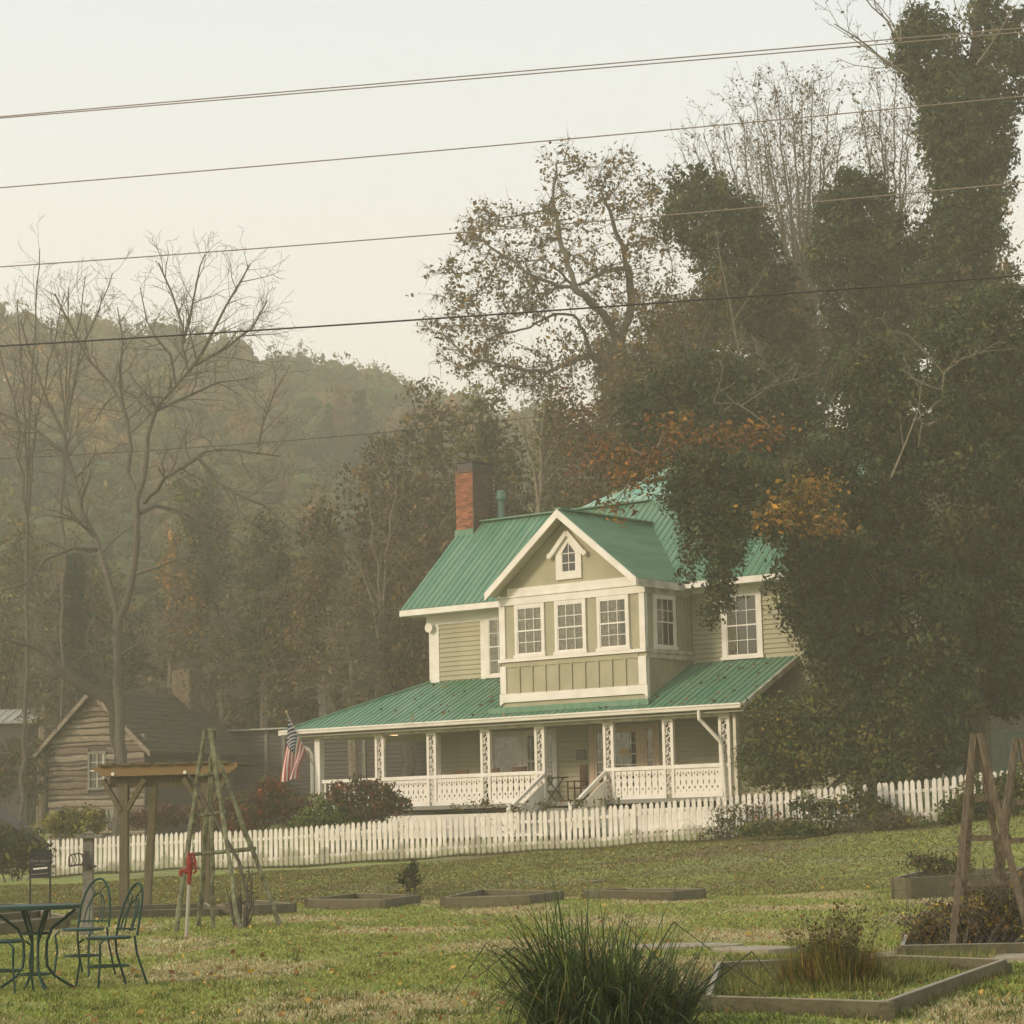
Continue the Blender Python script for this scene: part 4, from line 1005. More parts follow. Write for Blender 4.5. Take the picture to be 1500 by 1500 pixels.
raised_bed([gx(1318, 22.0), gx(1600, 22.2), gx(1600, 25.4), gx(1325, 25.0)], .16, 'timber bed filled with twiggy vines under the brown trellises', None)
raised_bed([gx(985, 14.3), gx(1236, 13.75), gx(1180, 13.2), gx(985, 13.3)], .10, 'timber bed edge cut by the bottom of the photo, right of the tall grass', None, soil=False)

# stepping stones, stick, log slice
for (px, py, w, d, lab) in ((1000, 1391, .62, .36, 'pale flat stepping stone next to the tall grass clump'), (1107, 1396, .42, .30, 'pale flat stepping stone between the tall grass and the large timber bed'), (1345, 1403, .5, .2, 'pale flat stone just below the trellis bed board'), (1480, 1408, .4, .3, 'pale flat stone at the right photo edge past the large bed corner')):
    p = gpt(px, py); rnd = random.Random(int(px)); n = 9
    top = [(w*math.cos(2*math.pi*i/n)*rnd.uniform(.85, 1.1), d*3.0*math.sin(2*math.pi*i/n)*rnd.uniform(.8, 1.1)*.5, .035) for i in range(n)]
    MB().prism(top, (0, 0, -.06)).obj('stepping_stone', M['stone_step'], None, lab, 'stone', 'stepping stones in the lawn', loc=(p[0], p[1], ground(p[0], p[1])+.015))
p = gdepth(870, 52); MB().tube([(-.25, .1, .03), (0, 0, .05), (.25, -.1, .06)], .02, 6).obj('stick', M['bark_pale'], None, 'pale broken branch lying on the slope below the picket fence', 'branch', loc=tuple(p))
p = gdepth(1166, 58.9); lgs = MB().tube([(0, -.06, .30), (0, .06, .30)], .15, 16).obj('log_slice', M['cutwood'], None, 'pale sawn log end lying in the vines in front of the picket fence', 'log', loc=tuple(p))

# ------------------------------------------------------------------ bistro set
def bistro_table():
    D = 21.3; b = gdepth(52, D); r = empty('bistro_table', tuple(b), 0, 'round dark green metal bistro table with curved legs', 'table')
    MB().tube([(0, 0, .70), (0, 0, .705), (0, 0, .735), (0, 0, .74)], [.39, .405, .405, .39], 40).obj('tabletop', M['tablegreen'], r)
    for k in range(4):
        a = math.radians(25 + 90*k); c, s = math.cos(a), math.sin(a)
        pr = [(.36, .69), (.26, .61), (.15, .53), (.105, .42), (.10, .30), (.11, .20), (.17, .12), (.26, .06), (.36, 0)]
        MB().tube([(c*q, s*q, z) for q, z in pr], .013, 7).obj('leg', M['tablegreen'], r)
        a2 = a+.5; c2, s2 = math.cos(a2), math.sin(a2)
        MB().tube([(c2*.16, s2*.16, .70), (c2*.09, s2*.09, .52), (c2*.035, s2*.035, .40), (c2*.03, s2*.03, .15), (c2*.13, s2*.13, .01)], .009, 6).obj('strut', M['tablegreen'], r)
    for z, q in ((.49, .14), (.135, .13)): MB().tube([(q*math.cos(t), q*math.sin(t), z) for t in [2*math.pi*i/20 for i in range(21)]], .010, 6, caps=False).obj('ring', M['tablegreen'], r)
bistro_table()
def bistro_chair(px, D, rz, label):
    b = gdepth(px, D); r = empty('bistro_chair', tuple(b), rz, label, 'chair', 'green metal bistro chairs'); g = M['tablegreen']
    MB().tube([(0, 0, .435), (0, 0, .44), (0, 0, .455), (0, 0, .46)], [.19, .2, .2, .185], 24).obj('seat', g, r)
    for sx in (-1, 1):
        MB().tube([(sx*.17, -.15, .44), (sx*.185, -.20, .40), (sx*.17, -.19, .25), (sx*.19, -.22, 0)], .011, 6).obj('leg', g, r)
        MB().tube([(sx*.16, .17, .46), (sx*.17, .19, .3), (sx*.18, .30, 0)], .011, 6).obj('leg', g, r)
    bk = MB().tube([(.17*math.cos(t), .17 + .14*(.15+.85*max(0, math.sin(t))), .46+.0+.46*max(0, math.sin(t))**.8) for t in [math.pi*i/14 for i in range(15)]], .012, 7).obj('backrest', g, r)
    MB().tube([(.10*math.cos(t), .18 + .12*max(0, math.sin(t)), .50+.28*max(0, math.sin(t))**.8) for t in [math.pi*i/12 for i in range(13)]], .008, 6).obj('inner_loop', g, bk)
    for x in (-.05, .05): MB().tube([(x, .19, .50), (x*1.3, .24, .66), (x*.6, .27, .80), (x*2, .28, .86)], .007, 6).obj('scroll', g, bk)
    MB().tube([(-.16, .18, .52), (.16, .18, .52)], .009, 6).obj('cross_bar', g, bk)
    MB().tube([(.17*math.cos(t), .0+.19*math.sin(t), .20) for t in [2*math.pi*i/20 for i in range(21)]], .008, 6, caps=False).obj('ring', g, r)
    return r
bistro_chair(159, 21.4, -.85, 'green bistro chair right of the table, seen from its side')
bistro_chair(122, 23.0, -.35, 'green bistro chair with an arched back behind the table')
bistro_chair(2, 20.6, 1.35, 'green bistro chair cut off by the left edge of the photo')

# ------------------------------------------------------------------ power lines
def wire(pts, D0, D1, rad, mt, label):
    (x0, y0), (x1, y1), (x2, y2) = pts; P = []
    for i in range(61):
        px = -450 + 2400*i/60
        y = y0*(px-x1)*(px-x2)/((x0-x1)*(x0-x2)) + y1*(px-x0)*(px-x2)/((x1-x0)*(x1-x2)) + y2*(px-x0)*(px-x1)/((x2-x0)*(x2-x1))
        P.append(at(px, y, D0+(D1-D0)*px/1500))
    MB().tube(P, rad, 5).obj('power_line', mt, None, label, 'cable', 'overhead cables crossing the sky', smooth=True)
wire([(0, 171), (750, 105.5), (1500, 41)], 41, 36, .0105, M['wire'], 'upper cable of the topmost close pair')
wire([(0, 173), (750, 110.5), (1500, 47)], 41.3, 36.3, .0105, M['wire'], 'lower cable of the topmost close pair')
wire([(0, 275), (750, 211), (1500, 141)], 41, 36, .0105, M['wire'], 'thin cable crossing the open sky just beneath the close pair')
wire([(0, 391), (750, 334.5), (1500, 267)], 41, 36, .0105, M['wire'], 'thin cable crossing the oak top, between the third cable and the thick black one')
wire([(0, 507), (750, 459), (1500, 403)], 42, 37, .016, M['wire_dark'], 'thick black cable crossing in front of the hill ridge and oak')
wire([(0, 672), (500, 639), (900, 598)], 96, 99, .018, M['wire_dark'], 'lowest thin dark cable crossing in front of the wooded hill')

# ------------------------------------------------------------------ vegetation
G_IVY = [((.038, .056, .026), 5), ((.054, .073, .03), 4), ((.085, .10, .042), 1.8), ((.024, .035, .019), 3), ((.08, .065, .035), .8)]
G_DARK = [((.032, .048, .024), 5), ((.045, .062, .03), 3), ((.075, .078, .038), 1.3)]
G_BUSH = [((.05, .075, .022), 4), ((.085, .11, .03), 3), ((.14, .12, .04), 1.2), ((.03, .045, .018), 2)]
G_BROWN = [((.12, .088, .045), 4), ((.085, .075, .036), 4), ((.17, .115, .055), 2), ((.07, .078, .033), 2.5)]
G_OLIVE = [((.095, .095, .038), 4), ((.07, .08, .032), 3), ((.14, .12, .045), 2)]
G_ORANGE = [((.26, .115, .035), 3), ((.19, .08, .03), 3), ((.29, .17, .045), 2), ((.12, .065, .03), 3)]
G_YELL = [((.34, .19, .035), 4), ((.22, .12, .03), 3), ((.14, .11, .03), 2)]
G_RUST = [((.20, .085, .04), 3), ((.13, .065, .035), 3), ((.10, .09, .035), 2)]
G_PINE = [((.028, .055, .028), 4), ((.04, .07, .035), 3), ((.055, .085, .04), 1)]
G_OAK = [((.15, .11, .05), 4), ((.11, .09, .042), 4), ((.20, .14, .06), 2)]

def foliage(name, blobs, n, per, cr, size, pal, parent, shell=.55, kind=None, rng=RNG, label=None, origin=None, **k):
    pos, col = cloud_points(blobs, max(1, n//per), per, cr, rng, shell, pal)
    if origin is not None: pos = pos - np.array(origin)
    gm = pos[:, 2] > -30
    me = quads_mesh(name, leaf_quads(pos[gm], size, rng, 0, NRM[0][gm]), M['leaf'], col[gm])
    return link(me, name, parent, label=label, kind=kind, **k)

def tree_obj(name, base, label, cat='tree', group=None):
    return empty(name, tuple(base), 0, label, cat, group)

# --- the big oak behind the roof
def oak():
    Y = 104; b = gdepth(950, Y); r = tree_obj('oak_tree', b, 'large spreading oak with thin brown leaves against the sky behind the farmhouse roof')
    rng = np.random.default_rng(4)
    A = lambda px, py, dy=0: at(px, py, Y+dy) - b
    limbs = [([np.zeros(3), A(945, 760), A(925, 640), A(918, 556), A(905, 497)], None),
             ([A(905, 497), A(884, 459, -1), A(844, 426, -2), A(783, 405, -3), A(733, 372, -3), A(704, 350, -3)], True),
             ([A(918, 556), A(866, 520, 1), A(855, 484, 1), A(841, 462, 2), A(812, 460, 2), A(776, 480, 3), A(749, 487, 3), A(715, 470, 4)], True),
             ([A(910, 500), A(920, 470, 1), A(925, 437, 2), A(920, 394, 2), A(913, 361, 1), A(898, 325, 1), A(880, 280, 1)], True),
             ([A(920, 394, 2), A(884, 397, 1), A(866, 408, 0), A(841, 419, 0), A(800, 380, -1)], True),
             ([A(925, 560), A(965, 470, 2), A(985, 400, 3), A(975, 330, 3)], True),
             ([A(866, 520, 1), A(800, 545, -2), A(730, 535, -3), A(680, 520, -3)], True),
             ([A(844, 426, -2), A(820, 350, -1), A(810, 290, 0), A(815, 240, 0)], True)]
    bl = [blob(*q, Y) for q in ((880, 270, 85, 60), (830, 240, 45, 35), (935, 330, 45, 90), (725, 350, 60, 55), (760, 420, 70, 60), (660, 470, 55, 50), (700, 520, 70, 45), (650, 400, 35, 35), (820, 330, 60, 60), (640, 490, 40, 30), (700, 330, 40, 40), (790, 560, 80, 35), (900, 420, 80, 80), (840, 520, 70, 55))]
    bl = [(c-b, q) for c, q in bl]; attr = blob_points(bl, 1500, rng)
    P, par = sca(limbs, attr, .42, .75, 60, rng)
    big, small, R, acc = skeleton_mesh(P, par, .016, 'x', None, 2.2, r_max=.38, thr=.09, twigs=2600, rng=rng, twig_len=.8)
    big.obj('trunk', M['bark'], r, smooth=True); small.obj('branches', M['bark'], r)
    tips = P[acc <= 4]; k = rng.integers(len(tips), size=2000); keep = rng.uniform(size=2000) < .95
    cp = tips[k][keep] + rng.normal(size=(keep.sum(), 3))*.22
    ii = np.repeat(np.arange(len(cp)), rng.poisson(5.5, len(cp))); pos = cp[ii] + rng.normal(size=(len(ii), 3))*.2
    link(quads_mesh('crown', leaf_quads(pos, .165, rng), M['leaf'], palette_cols(G_OAK, len(pos), rng)), 'crown', r)
oak()

RMIN = [.0065]
def grow(ms, p, d, L, r, depth, rng, up=.06, ang=(.45, .95), sp=.42, ratio=(.35, .6), wob=.10):
    n = max(3, int(L/.45)); pts = [p]; dirs = []
    d = d/np.linalg.norm(d)
    for i in range(n):
        d = d + rng.normal(size=3)*wob + np.array([0, 0, up]); d /= np.linalg.norm(d); p = p + d*L/n; pts.append(p); dirs.append(d)
    rad = [max(RMIN[0], r*(1-.72*i/n)) for i in range(n+1)]
    ms[0 if r > .05 else 1].tube(pts, rad, 5 if r > .05 else 3, caps=False)
    if depth > 0: spawn(ms, pts, rad, dirs, L, depth, rng, up, ang, sp, ratio, wob)
def spawn(ms, pts, rad, dirs, L, depth, rng, up, ang, sp, ratio, wob, t0=.2, lmax=None):
    k = max(2, int(L/(sp*(1.0 if depth < 2 else 1.5)))); n = len(pts)-1
    for c in range(k):
        t = t0 + (1-t0)*(c+rng.uniform(0, 1))/k; i = min(int(t*n), n-1); q = pts[i] + (pts[i+1]-pts[i])*(t*n-i)
        dd = dirs[i]; a = rng.uniform(*ang); v = rng.normal(size=3); v -= dd*np.dot(v, dd); v /= np.linalg.norm(v)
        nd = dd*math.cos(a) + v*math.sin(a); l = (lmax or L)*rng.uniform(*ratio)*(1-.45*t)
        grow(ms, q, nd, l, rad[i]*rng.uniform(.4, .62), depth-1, rng, up, ang, sp, ratio, wob)
def limb_tree(b, limbs, depth, rng, lmax, r, mt='bark', label_leaf=None, **k):
    """limbs: (points, r0, r1, t0)"""
    ms = [MB(), MB()]
    for pts, r0, r1, t0 in limbs:
        P = [np.array(pts[0], float)]
        for q in pts[1:]:
            q = np.array(q, float); m = max(1, int(np.linalg.norm(q-P[-1])/.7)); a = P[-1]
            P += [a + (q-a)*i/m + (rng.normal(size=3)*.05 if i < m else 0) for i in range(1, m+1)]
        n = len(P)-1; rad = list(np.linspace(r0, r1, n+1)); dirs = [(P[i+1]-P[i])/np.linalg.norm(P[i+1]-P[i]) for i in range(n)]
        L = sum(np.linalg.norm(P[i+1]-P[i]) for i in range(n)); ms[0].tube(P, rad, 7, caps=False)
        if t0 < 1: spawn(ms, P, rad, dirs, L, depth, rng, k.get('up', .06), k.get('ang', (.45, .95)), k.get('sp', .42), k.get('ratio', (.5, 1.0)), k.get('wob', .10), t0, lmax)
    ms[0].obj('trunk', M[mt], r, smooth=True); ms[1].obj('branches', M[mt], r)
    return ms

# --- the bare trees at the left
def bare_left():
    Y = 86; b = gdepth(176, Y); r = tree_obj('bare_tree', b, 'tall bare forked tree whose trunk stands in front of the log cabin')
    rng = np.random.default_rng(8); A = lambda px, py, dy=0: at(px, py, Y+dy) - b
    limbs = [([np.zeros(3), A(175, 1080), A(172, 1000), A(173, 907)], .21, .17, 1),
             ([A(173, 907), A(163, 865), A(141, 789, 1), A(120, 752, 1), A(107, 693, 2), A(91, 661, 2), A(54, 631, 2), A(18, 613, 2), A(-30, 590, 2)], .13, .05, .25),
             ([A(107, 693, 2), A(95, 640, 2), A(70, 590, 2), A(45, 520, 2), A(30, 470, 2)], .09, .03, .15),
             ([A(173, 907), A(184, 888), A(197, 827), A(201, 760), A(200, 733), A(211, 700), A(216, 640), A(228, 601), A(255, 568, -1), A(276, 544, -1), A(267, 508, -1), A(268, 481), A(252, 430), A(232, 385)], .15, .03, .55),
             ([A(276, 544, -1), A(310, 490, -2), A(330, 450, -2), A(354, 409, -2), A(368, 385, -2)], .075, .02, .1),
             ([A(285, 535, -1), A(330, 510, -1), A(370, 480, -1), A(392, 440, -1)], .07, .02, .1),
             ([A(200, 733), A(187, 693, 1), A(192, 655, 1), A(186, 616, 1), A(162, 562, 2), A(129, 526, 2), A(105, 480, 2), A(80, 430, 2)], .10, .03, .3),
             ([A(186, 616, 1), A(175, 560, 1), A(180, 500, 1), A(172, 450, 1)], .07, .02, .1),
             ([A(211, 736), A(240, 701, -2), A(280, 677, -3), A(301, 661, -3), A(347, 659, -4), A(410, 668, -4)], .095, .03, .25),
             ([A(290, 670, -3), A(315, 701, -3), A(344, 723, -3), A(387, 741, -3), A(425, 775, -3)], .08, .02, .2),
             ([A(205, 752), A(227, 741, 1), A(259, 747, 2), A(293, 763, 2), A(333, 784, 2), A(370, 805, 2)], .09, .02, .2),
             ([A(200, 840), A(227, 832, -1), A(259, 819, -1), A(301, 837, -1), A(335, 862, -1)], .07, .02, .2),
             ([A(141, 805), A(107, 803, -1), A(67, 819, -2), A(37, 855, -2), A(-10, 868, -2)], .09, .03, .2),
             ([A(268, 500), A(283, 440), A(293, 390), A(300, 372)], .06, .015, .1), ([A(258, 568), A(250, 520), A(215, 470), A(205, 420)], .06, .015, .1),
             ([A(232, 600), A(265, 585, 1), A(320, 560, 1), A(365, 555, 1)], .07, .02, .15),
             ([A(378, 655, -4), A(385, 620, -4), A(400, 580, -4), A(425, 535, -4)], .05, .012, .1),
             ([A(170, 930), A(140, 900, -1), A(125, 960, -1), A(95, 985, -1)], .06, .02, .2), ([A(176, 960), A(215, 935, -1), A(260, 925, -1)], .05, .015, .2)]
    limb_tree(b, limbs, 3, rng, 3.0, r, up=.03, ang=(.5, 1.15), sp=.29, wob=.15)
bare_left()
def straight_bare(px, Y, tops, seed, label, r0=.2, lmax=2.6, group=None, leaf=0, fork=None, depth=3, name='bare_tree', up=.06, ang=(.4, .9), mt='bark', sp=.42, ratio=(.5, 1.0)):
    b = gdepth(px, Y); r = tree_obj(name, b, label, group=group); rng = np.random.default_rng(seed); A = lambda px, py, dy=0: at(px, py, Y+dy) - b
    limbs = []
    fp = A(*fork) if fork else None
    if fork: limbs.append(([np.zeros(3), fp*.5 + rng.normal(size=3)*.1, fp], r0, r0*.75, 1))
    for i, t in enumerate(tops):
        s0 = fp if fork else np.zeros(3); e_ = A(*t[0]); mids = [A(*m) for m in t[1:]]
        limbs.append(([s0] + (mids or [s0 + (e_-s0)*.45 + np.array([(s0-e_)[0]*.18, 0, 0])]) + [e_], r0*(.62 if fork else 1), .02, .15 if fork else .45))
    ms = limb_tree(b, limbs, depth, rng, lmax, r, mt, up=up, ang=ang, sp=sp, ratio=ratio)
    if leaf:
        V = np.array(ms[1].V); k = rng.integers(len(V), size=leaf); pos = V[k] + rng.normal(size=(leaf, 3))*.12
        link(quads_mesh('crown', leaf_quads(pos, .12, rng), M['leaf'], palette_cols(G_BROWN, leaf, rng)), 'crown', r)
    return r
straight_bare(30, 92, [((58, 365, 0),), ((25, 440, 1),), ((95, 430, -1),), ((-20, 430, 0),)], 21, 'bare twiggy tree at the left edge rising above the hill crest', .09, 2.6, fork=(40, 760))
straight_bare(96, 101, [((125, 405, 0),), ((100, 420, 1),), ((150, 430, 0),), ((165, 400, 0),), ((75, 470, 0),)], 22, 'thin straight bare tree standing behind the forked one', .09, 2.4, fork=(95, 640))
RMIN[0] = .0095
TG = 'thin bare topped trees behind the ivy columns'
straight_bare(1175, 118, [((1000, 225, 0),), ((1030, 195, 1),), ((1060, 180, -1),), ((985, 260, 0),), ((1085, 170, 0),), ((1015, 210, -2),), ((1110, 200, 2),), ((1045, 260, 1),)], 31, 'thin tree leaning left behind the ivy, leftmost of the row', .20, 3.0, TG, 3600, (1135, 620), name='poplar_tree', up=.05, ang=(.35, .85), ratio=(.6, 1.1))
straight_bare(1185, 112, [((1105, 140, 0),), ((1135, 125, 1),), ((1160, 135, -1),), ((1190, 130, 1),), ((1215, 150, 0),), ((1235, 190, 0),), ((1120, 180, 2),), ((1175, 150, -2),), ((1205, 210, 2),), ((1150, 220, -2),)], 32, 'many stemmed thin tree at the middle of the row behind the ivy', .22, 3.2, TG, 8000, (1185, 640), name='poplar_tree', up=.05, ang=(.35, .85), ratio=(.6, 1.1))
straight_bare(1310, 114, [((1262, 150, 0),), ((1285, 110, 1),), ((1310, 100, -1),), ((1335, 130, 1),), ((1270, 210, 0),), ((1322, 180, 2),), ((1298, 190, -2),)], 33, 'thin tree between the middle of the row and the tallest ivy column', .19, 3.0, TG, 4200, (1315, 640), name='poplar_tree', up=.05, ang=(.35, .85), ratio=(.6, 1.1))
straight_bare(1395, 90, [((1222, 35, -3), (1330, 110, -3), (1275, 70, -3)), ((1262, -10, -3), (1330, 90, -3), (1300, 30, -3)), ((1480, -10, 1), (1430, 100, 1)), ((1330, -20, -2), (1350, 60, -2))], 44, 'bare branching top poking out left of the tallest ivy column', .16, 2.2, fork=(1385, 260), mt='bark', leaf=300)
straight_bare(560, 100, [((540, 720, 0),), ((580, 700, 0),), ((510, 790, 0),)], 57, 'pale leafless tree behind the left slope of the porch roof', .16, 2.4, fork=(560, 960), mt='bark_pale')
straight_bare(800, 97, [((760, 610, 0),), ((800, 560, 0),), ((835, 600, 0),)], 58, 'gnarled pale branched tree just right of the brick chimney', .17, 2.6, fork=(790, 740), mt='bark_pale')
straight_bare(1000, 84, [((950, 470, 0),), ((1000, 440, 0),), ((1050, 430, 0),)], 59, 'twiggy brown tree in the thicket between the oak and the broad headed ivy trunk', .17, 2.6, fork=(1010, 640), leaf=2500)
def bare_generic(name, px, Y, blobs, label, seed, base_py=None, rmax=.22, n=650, mt='bark', step=.45, twigs=1500, leaf=None, nleaf=0, lsize=.12, limbs_px=None, group=None, tip=.009, twl=.6):
    b = gdepth(px, Y); r = tree_obj(name, b, label, group=group); rng = np.random.default_rng(seed)
    bl = [(c-b, q) for c, q in [blob(*q, Y) for q in blobs]]
    attr = blob_points(bl, n, rng); c0 = np.mean([c for c, q in bl], axis=0)
    limbs = [([np.zeros(3), c0*.45 + np.array([0, 0, 0.])], None)]
    if limbs_px: limbs = [([at(p[0], p[1], Y + (p[2] if len(p) > 2 else 0)) - b for p in L], True if i else None) for i, L in enumerate(limbs_px)]
    P, par = sca(limbs, attr, step, step*1.7, 70, rng, up=.15)
    big, small, R, acc = skeleton_mesh(P, par, tip, 'x', None, 2.2, r_max=rmax, thr=.05, twigs=twigs, rng=rng, twig_len=twl)
    big.obj('trunk', M[mt], r, smooth=True); small.obj('branches', M[mt], r)
    if nleaf:
        tips = P[acc <= 3]; pos = tips[rng.integers(len(tips), size=nleaf)] + rng.normal(size=(nleaf, 3))*.3
        link(quads_mesh('crown', leaf_quads(pos, lsize, rng), M['leaf'], palette_cols(leaf, nleaf, rng)), 'crown', r)
    return r
bare_generic('leaning_tree', 158, 88, [(10, 1010, 50, 30), (60, 1060, 40, 25)], 'dark leaning limb arching over the log cabin gable', 23, n=120, twigs=320, mt='bark_dark', rmax=.24,
             limbs_px=[[(176, 1120), (168, 1040), (157, 1021), (120, 1003), (88, 984), (61, 952), (27, 941), (-10, 932), (-60, 930)]])

# --- ivy covered trees
def ivy_tree(label, px, Y, blobs, n, seed, size=.125, pal=G_IVY, per=55, cr=.36, twigs=None, core=True, trunk_px=None, name='ivy_covered_tree', trunk_r=.35, group=None, shell=.6):
    n = int(n*1.35); hang = name == 'hanging_ivy'; b = gdepth(px, Y + (7 if hang else 0)); r = tree_obj(name, b, label, group=group); rng = np.random.default_rng(seed)
    bl = [(c-b, q) for c, q in [blob(q[0], q[1], q[2], q[3], Y, q[4] if len(q) > 4 else 0, None) for q in blobs]]
    pts = [np.zeros(3)] + [at(p[0], p[1], Y + (6 if hang and p[1] > 730 else 1.5 if hang else 0))-b for p in (trunk_px or [])]
    if not trunk_px: pts += [np.array([c[0], c[1], c[2]]) for c, q in sorted(bl, key=lambda x: x[0][2])[-3:]]
    MB().tube(pts, list(np.linspace(trunk_r, .08, len(pts))), 8).obj('trunk', M['bark'], r, smooth=True)
    pos, col = cloud_points(bl, n//per, per, cr, rng, shell, pal)
    link(quads_mesh('crown', leaf_quads(pos, size, rng, 0, NRM[0]), M['leaf'], col), 'crown', r)
    if twigs:
        m = MB()
        for L in twigs:
            P_ = [at(p[0], p[1], Y + (p[2] if len(p) > 2 else -3)) - b for p in L[0]]
            rd = list(np.linspace(L[1]*.62, .009, len(P_))); ms = [MB(), MB()]; ms[1].tube(P_, rd, 5, caps=False); dr = [(P_[i+1]-P_[i])/np.linalg.norm(P_[i+1]-P_[i]) for i in range(len(P_)-1)]
            spawn(ms, P_, rd, dr, sum(np.linalg.norm(P_[i+1]-P_[i]) for i in range(len(P_)-1)), 2, rng, .03, (.4, .9), .5, (.3, .6), .14, .1, 2.0)
            ms[1].V += ms[0].V if False else []; ms[1].obj('branch', M['bark_pale'], r)
    return r
# tallest column at the right
ivy_tree('tallest ivy covered trunk reaching the top of the photo', 1400, 84, [(1365, 80, 50, 62), (1350, 45, 35, 30), (1405, 150, 60, 70), (1440, 30, 22, 45), (1470, 110, 55, 60), (1400, 210, 52, 60), (1420, 280, 56, 70), (1405, 350, 60, 55), (1440, 210, 50, 60), (1400, 430, 70, 60), (1495, 60, 40, 50)], 42000, 41, .15, trunk_px=[(1380, 800), (1400, 500), (1410, 250), (1430, 60), (1440, -40)], trunk_r=.6,
         twigs=[([(1330, 110), (1300, 90), (1265, 68), (1240, 50), (1215, 35)], .06), ([(1318, 60), (1305, 30), (1285, 5), (1260, -20)], .05), ([(1325, 95), (1285, 100), (1250, 95), (1225, 85)], .04), ([(1320, 60), (1318, 30), (1330, 0)], .04), ([(1415, 40), (1400, 10), (1392, -20)], .05), ([(1430, 95), (1455, 60), (1480, 20), (1500, -10)], .05)])
# left column
ivy_tree('broad headed ivy covered trunk right of the oak', 1120, 88, [(1018, 285, 50, 40), (1040, 320, 70, 48), (1068, 370, 66, 50), (1105, 350, 32, 34), (1100, 420, 68, 50), (1130, 465, 50, 45), (1155, 510, 40, 40)], 20000, 42, .14, trunk_px=[(1150, 760), (1130, 560), (1085, 420), (1040, 320)], trunk_r=.4,
         twigs=[([(1085, 530, -5), (1070, 450, -5), (1055, 380, -5), (1048, 330, -5)], .05), ([(1075, 470, -5), (1100, 430, -5), (1120, 400, -5)], .03)])
ivy_tree('rounded ivy covered trunk between the broad head and the tallest column', 1270, 86, [(1252, 285, 44, 34), (1225, 320, 30, 34), (1275, 320, 46, 40), (1240, 370, 50, 50), (1290, 390, 55, 55), (1245, 440, 42, 60), (1310, 460, 62, 60), (1275, 530, 70, 60), (1340, 400, 40, 50)], 28000, 43, .14, pal=G_IVY, trunk_px=[(1290, 800), (1280, 560), (1262, 400), (1255, 300)], trunk_r=.45)
# middle mass
ivy_tree('dark spreading evergreen mass over the right half of the farmhouse roof', 1060, 74, [(980, 590, 70, 45), (1040, 560, 80, 50), (1050, 620, 95, 60), (1130, 600, 70, 60), (1180, 640, 60, 60), (960, 630, 45, 35), (1110, 680, 90, 50)], 30000, 45, .12, pal=G_DARK, trunk_px=[(1240, 900), (1200, 760), (1100, 640), (1000, 580)], trunk_r=.35,
         twigs=[([(1150, 640, -4), (1080, 590, -4), (1115, 570, -4), (1200, 545, -4)], .04), ([(1085, 595, -4), (1130, 565, -4), (1160, 540, -4)], .03), ([(1045, 590, -4), (1055, 560, -4), (1060, 535, -4)], .025)])
ivy_tree('huge ivy curtain hanging over the right end of the farmhouse', 1290, 66, [(1190, 730, 80, 55), (1250, 680, 80, 70), (1330, 620, 90, 80), (1245, 800, 100, 85), (1190, 850, 58, 80), (1232, 935, 60, 70), (1300, 900, 120, 120), (1380, 720, 100, 120), (1275, 1000, 80, 70), (1340, 1010, 90, 70), (1280, 560, 60, 60), (1250, 870, 85, 90), (1270, 1080, 70, 60), (1340, 1090, 70, 60), (1245, 1020, 50, 60)], 90000, 46, .115, trunk_px=[(1290, 950), (1290, 760), (1300, 600)], trunk_r=.5, group=None,
         twigs=[([(1305, 700, -6), (1330, 640, -6), (1345, 600, -6), (1350, 560, -6)], .05)])
ivy_tree('ivy hung tree at the right edge of the photo', 1440, 68, [(1440, 560, 80, 100), (1400, 500, 60, 60), (1480, 480, 60, 80), (1470, 700, 80, 110), (1430, 860, 90, 110), (1490, 920, 60, 120), (1400, 970, 70, 60), (1385, 1060, 40, 50), (1480, 1010, 50, 40)], 62000, 47, .12, trunk_px=[(1430, 1000), (1430, 800), (1440, 600)], trunk_r=.45,
         twigs=[([(1380, 570, -6), (1383, 545, -6), (1410, 525, -6), (1440, 515, -6), (1490, 510, -6)], .035), ([(1383, 548, -6), (1360, 520, -6), (1330, 490, -6), (1305, 485, -6)], .03), ([(1382, 572, -6), (1350, 562, -6), (1320, 540, -6)], .022), ([(1345, 655, -6), (1350, 620, -6), (1347, 600, -6)], .02)])
ivy_tree('hazy brown leafless thicket filling the space between the oak trunk and the ivy', 1060, 94, [(1000, 480, 60, 55), (1055, 465, 55, 55), (1120, 500, 60, 60), (950, 530, 55, 45), (1190, 545, 40, 60), (1235, 540, 36, 70), (905, 590, 40, 40), (1165, 470, 30, 50)], 20000, 55, .13, pal=G_BROWN, per=9, cr=.5, trunk_px=[(1060, 600), (1060, 480)], trunk_r=.2, name='thicket', shell=.1)
# hanging strands in front of the roof
ivy_tree('ragged ivy strands dangling in front of the green roof and upper window', 1230, 62.5, [(1000, 720, 38, 30), (1030, 690, 55, 35), (1085, 700, 60, 35), (1020, 760, 30, 40), (1050, 800, 26, 60), (1075, 790, 26, 50), (1010, 800, 12, 30), (1055, 860, 20, 45), (1040, 900, 12, 20), (1070, 745, 40, 35), (1130, 760, 35, 40), (1010, 840, 9, 30)], 15000, 48, .095, per=16, cr=.22, trunk_px=[(1235, 900), (1180, 760), (1090, 700), (1030, 690)], trunk_r=.12, name='hanging_ivy', shell=.25)
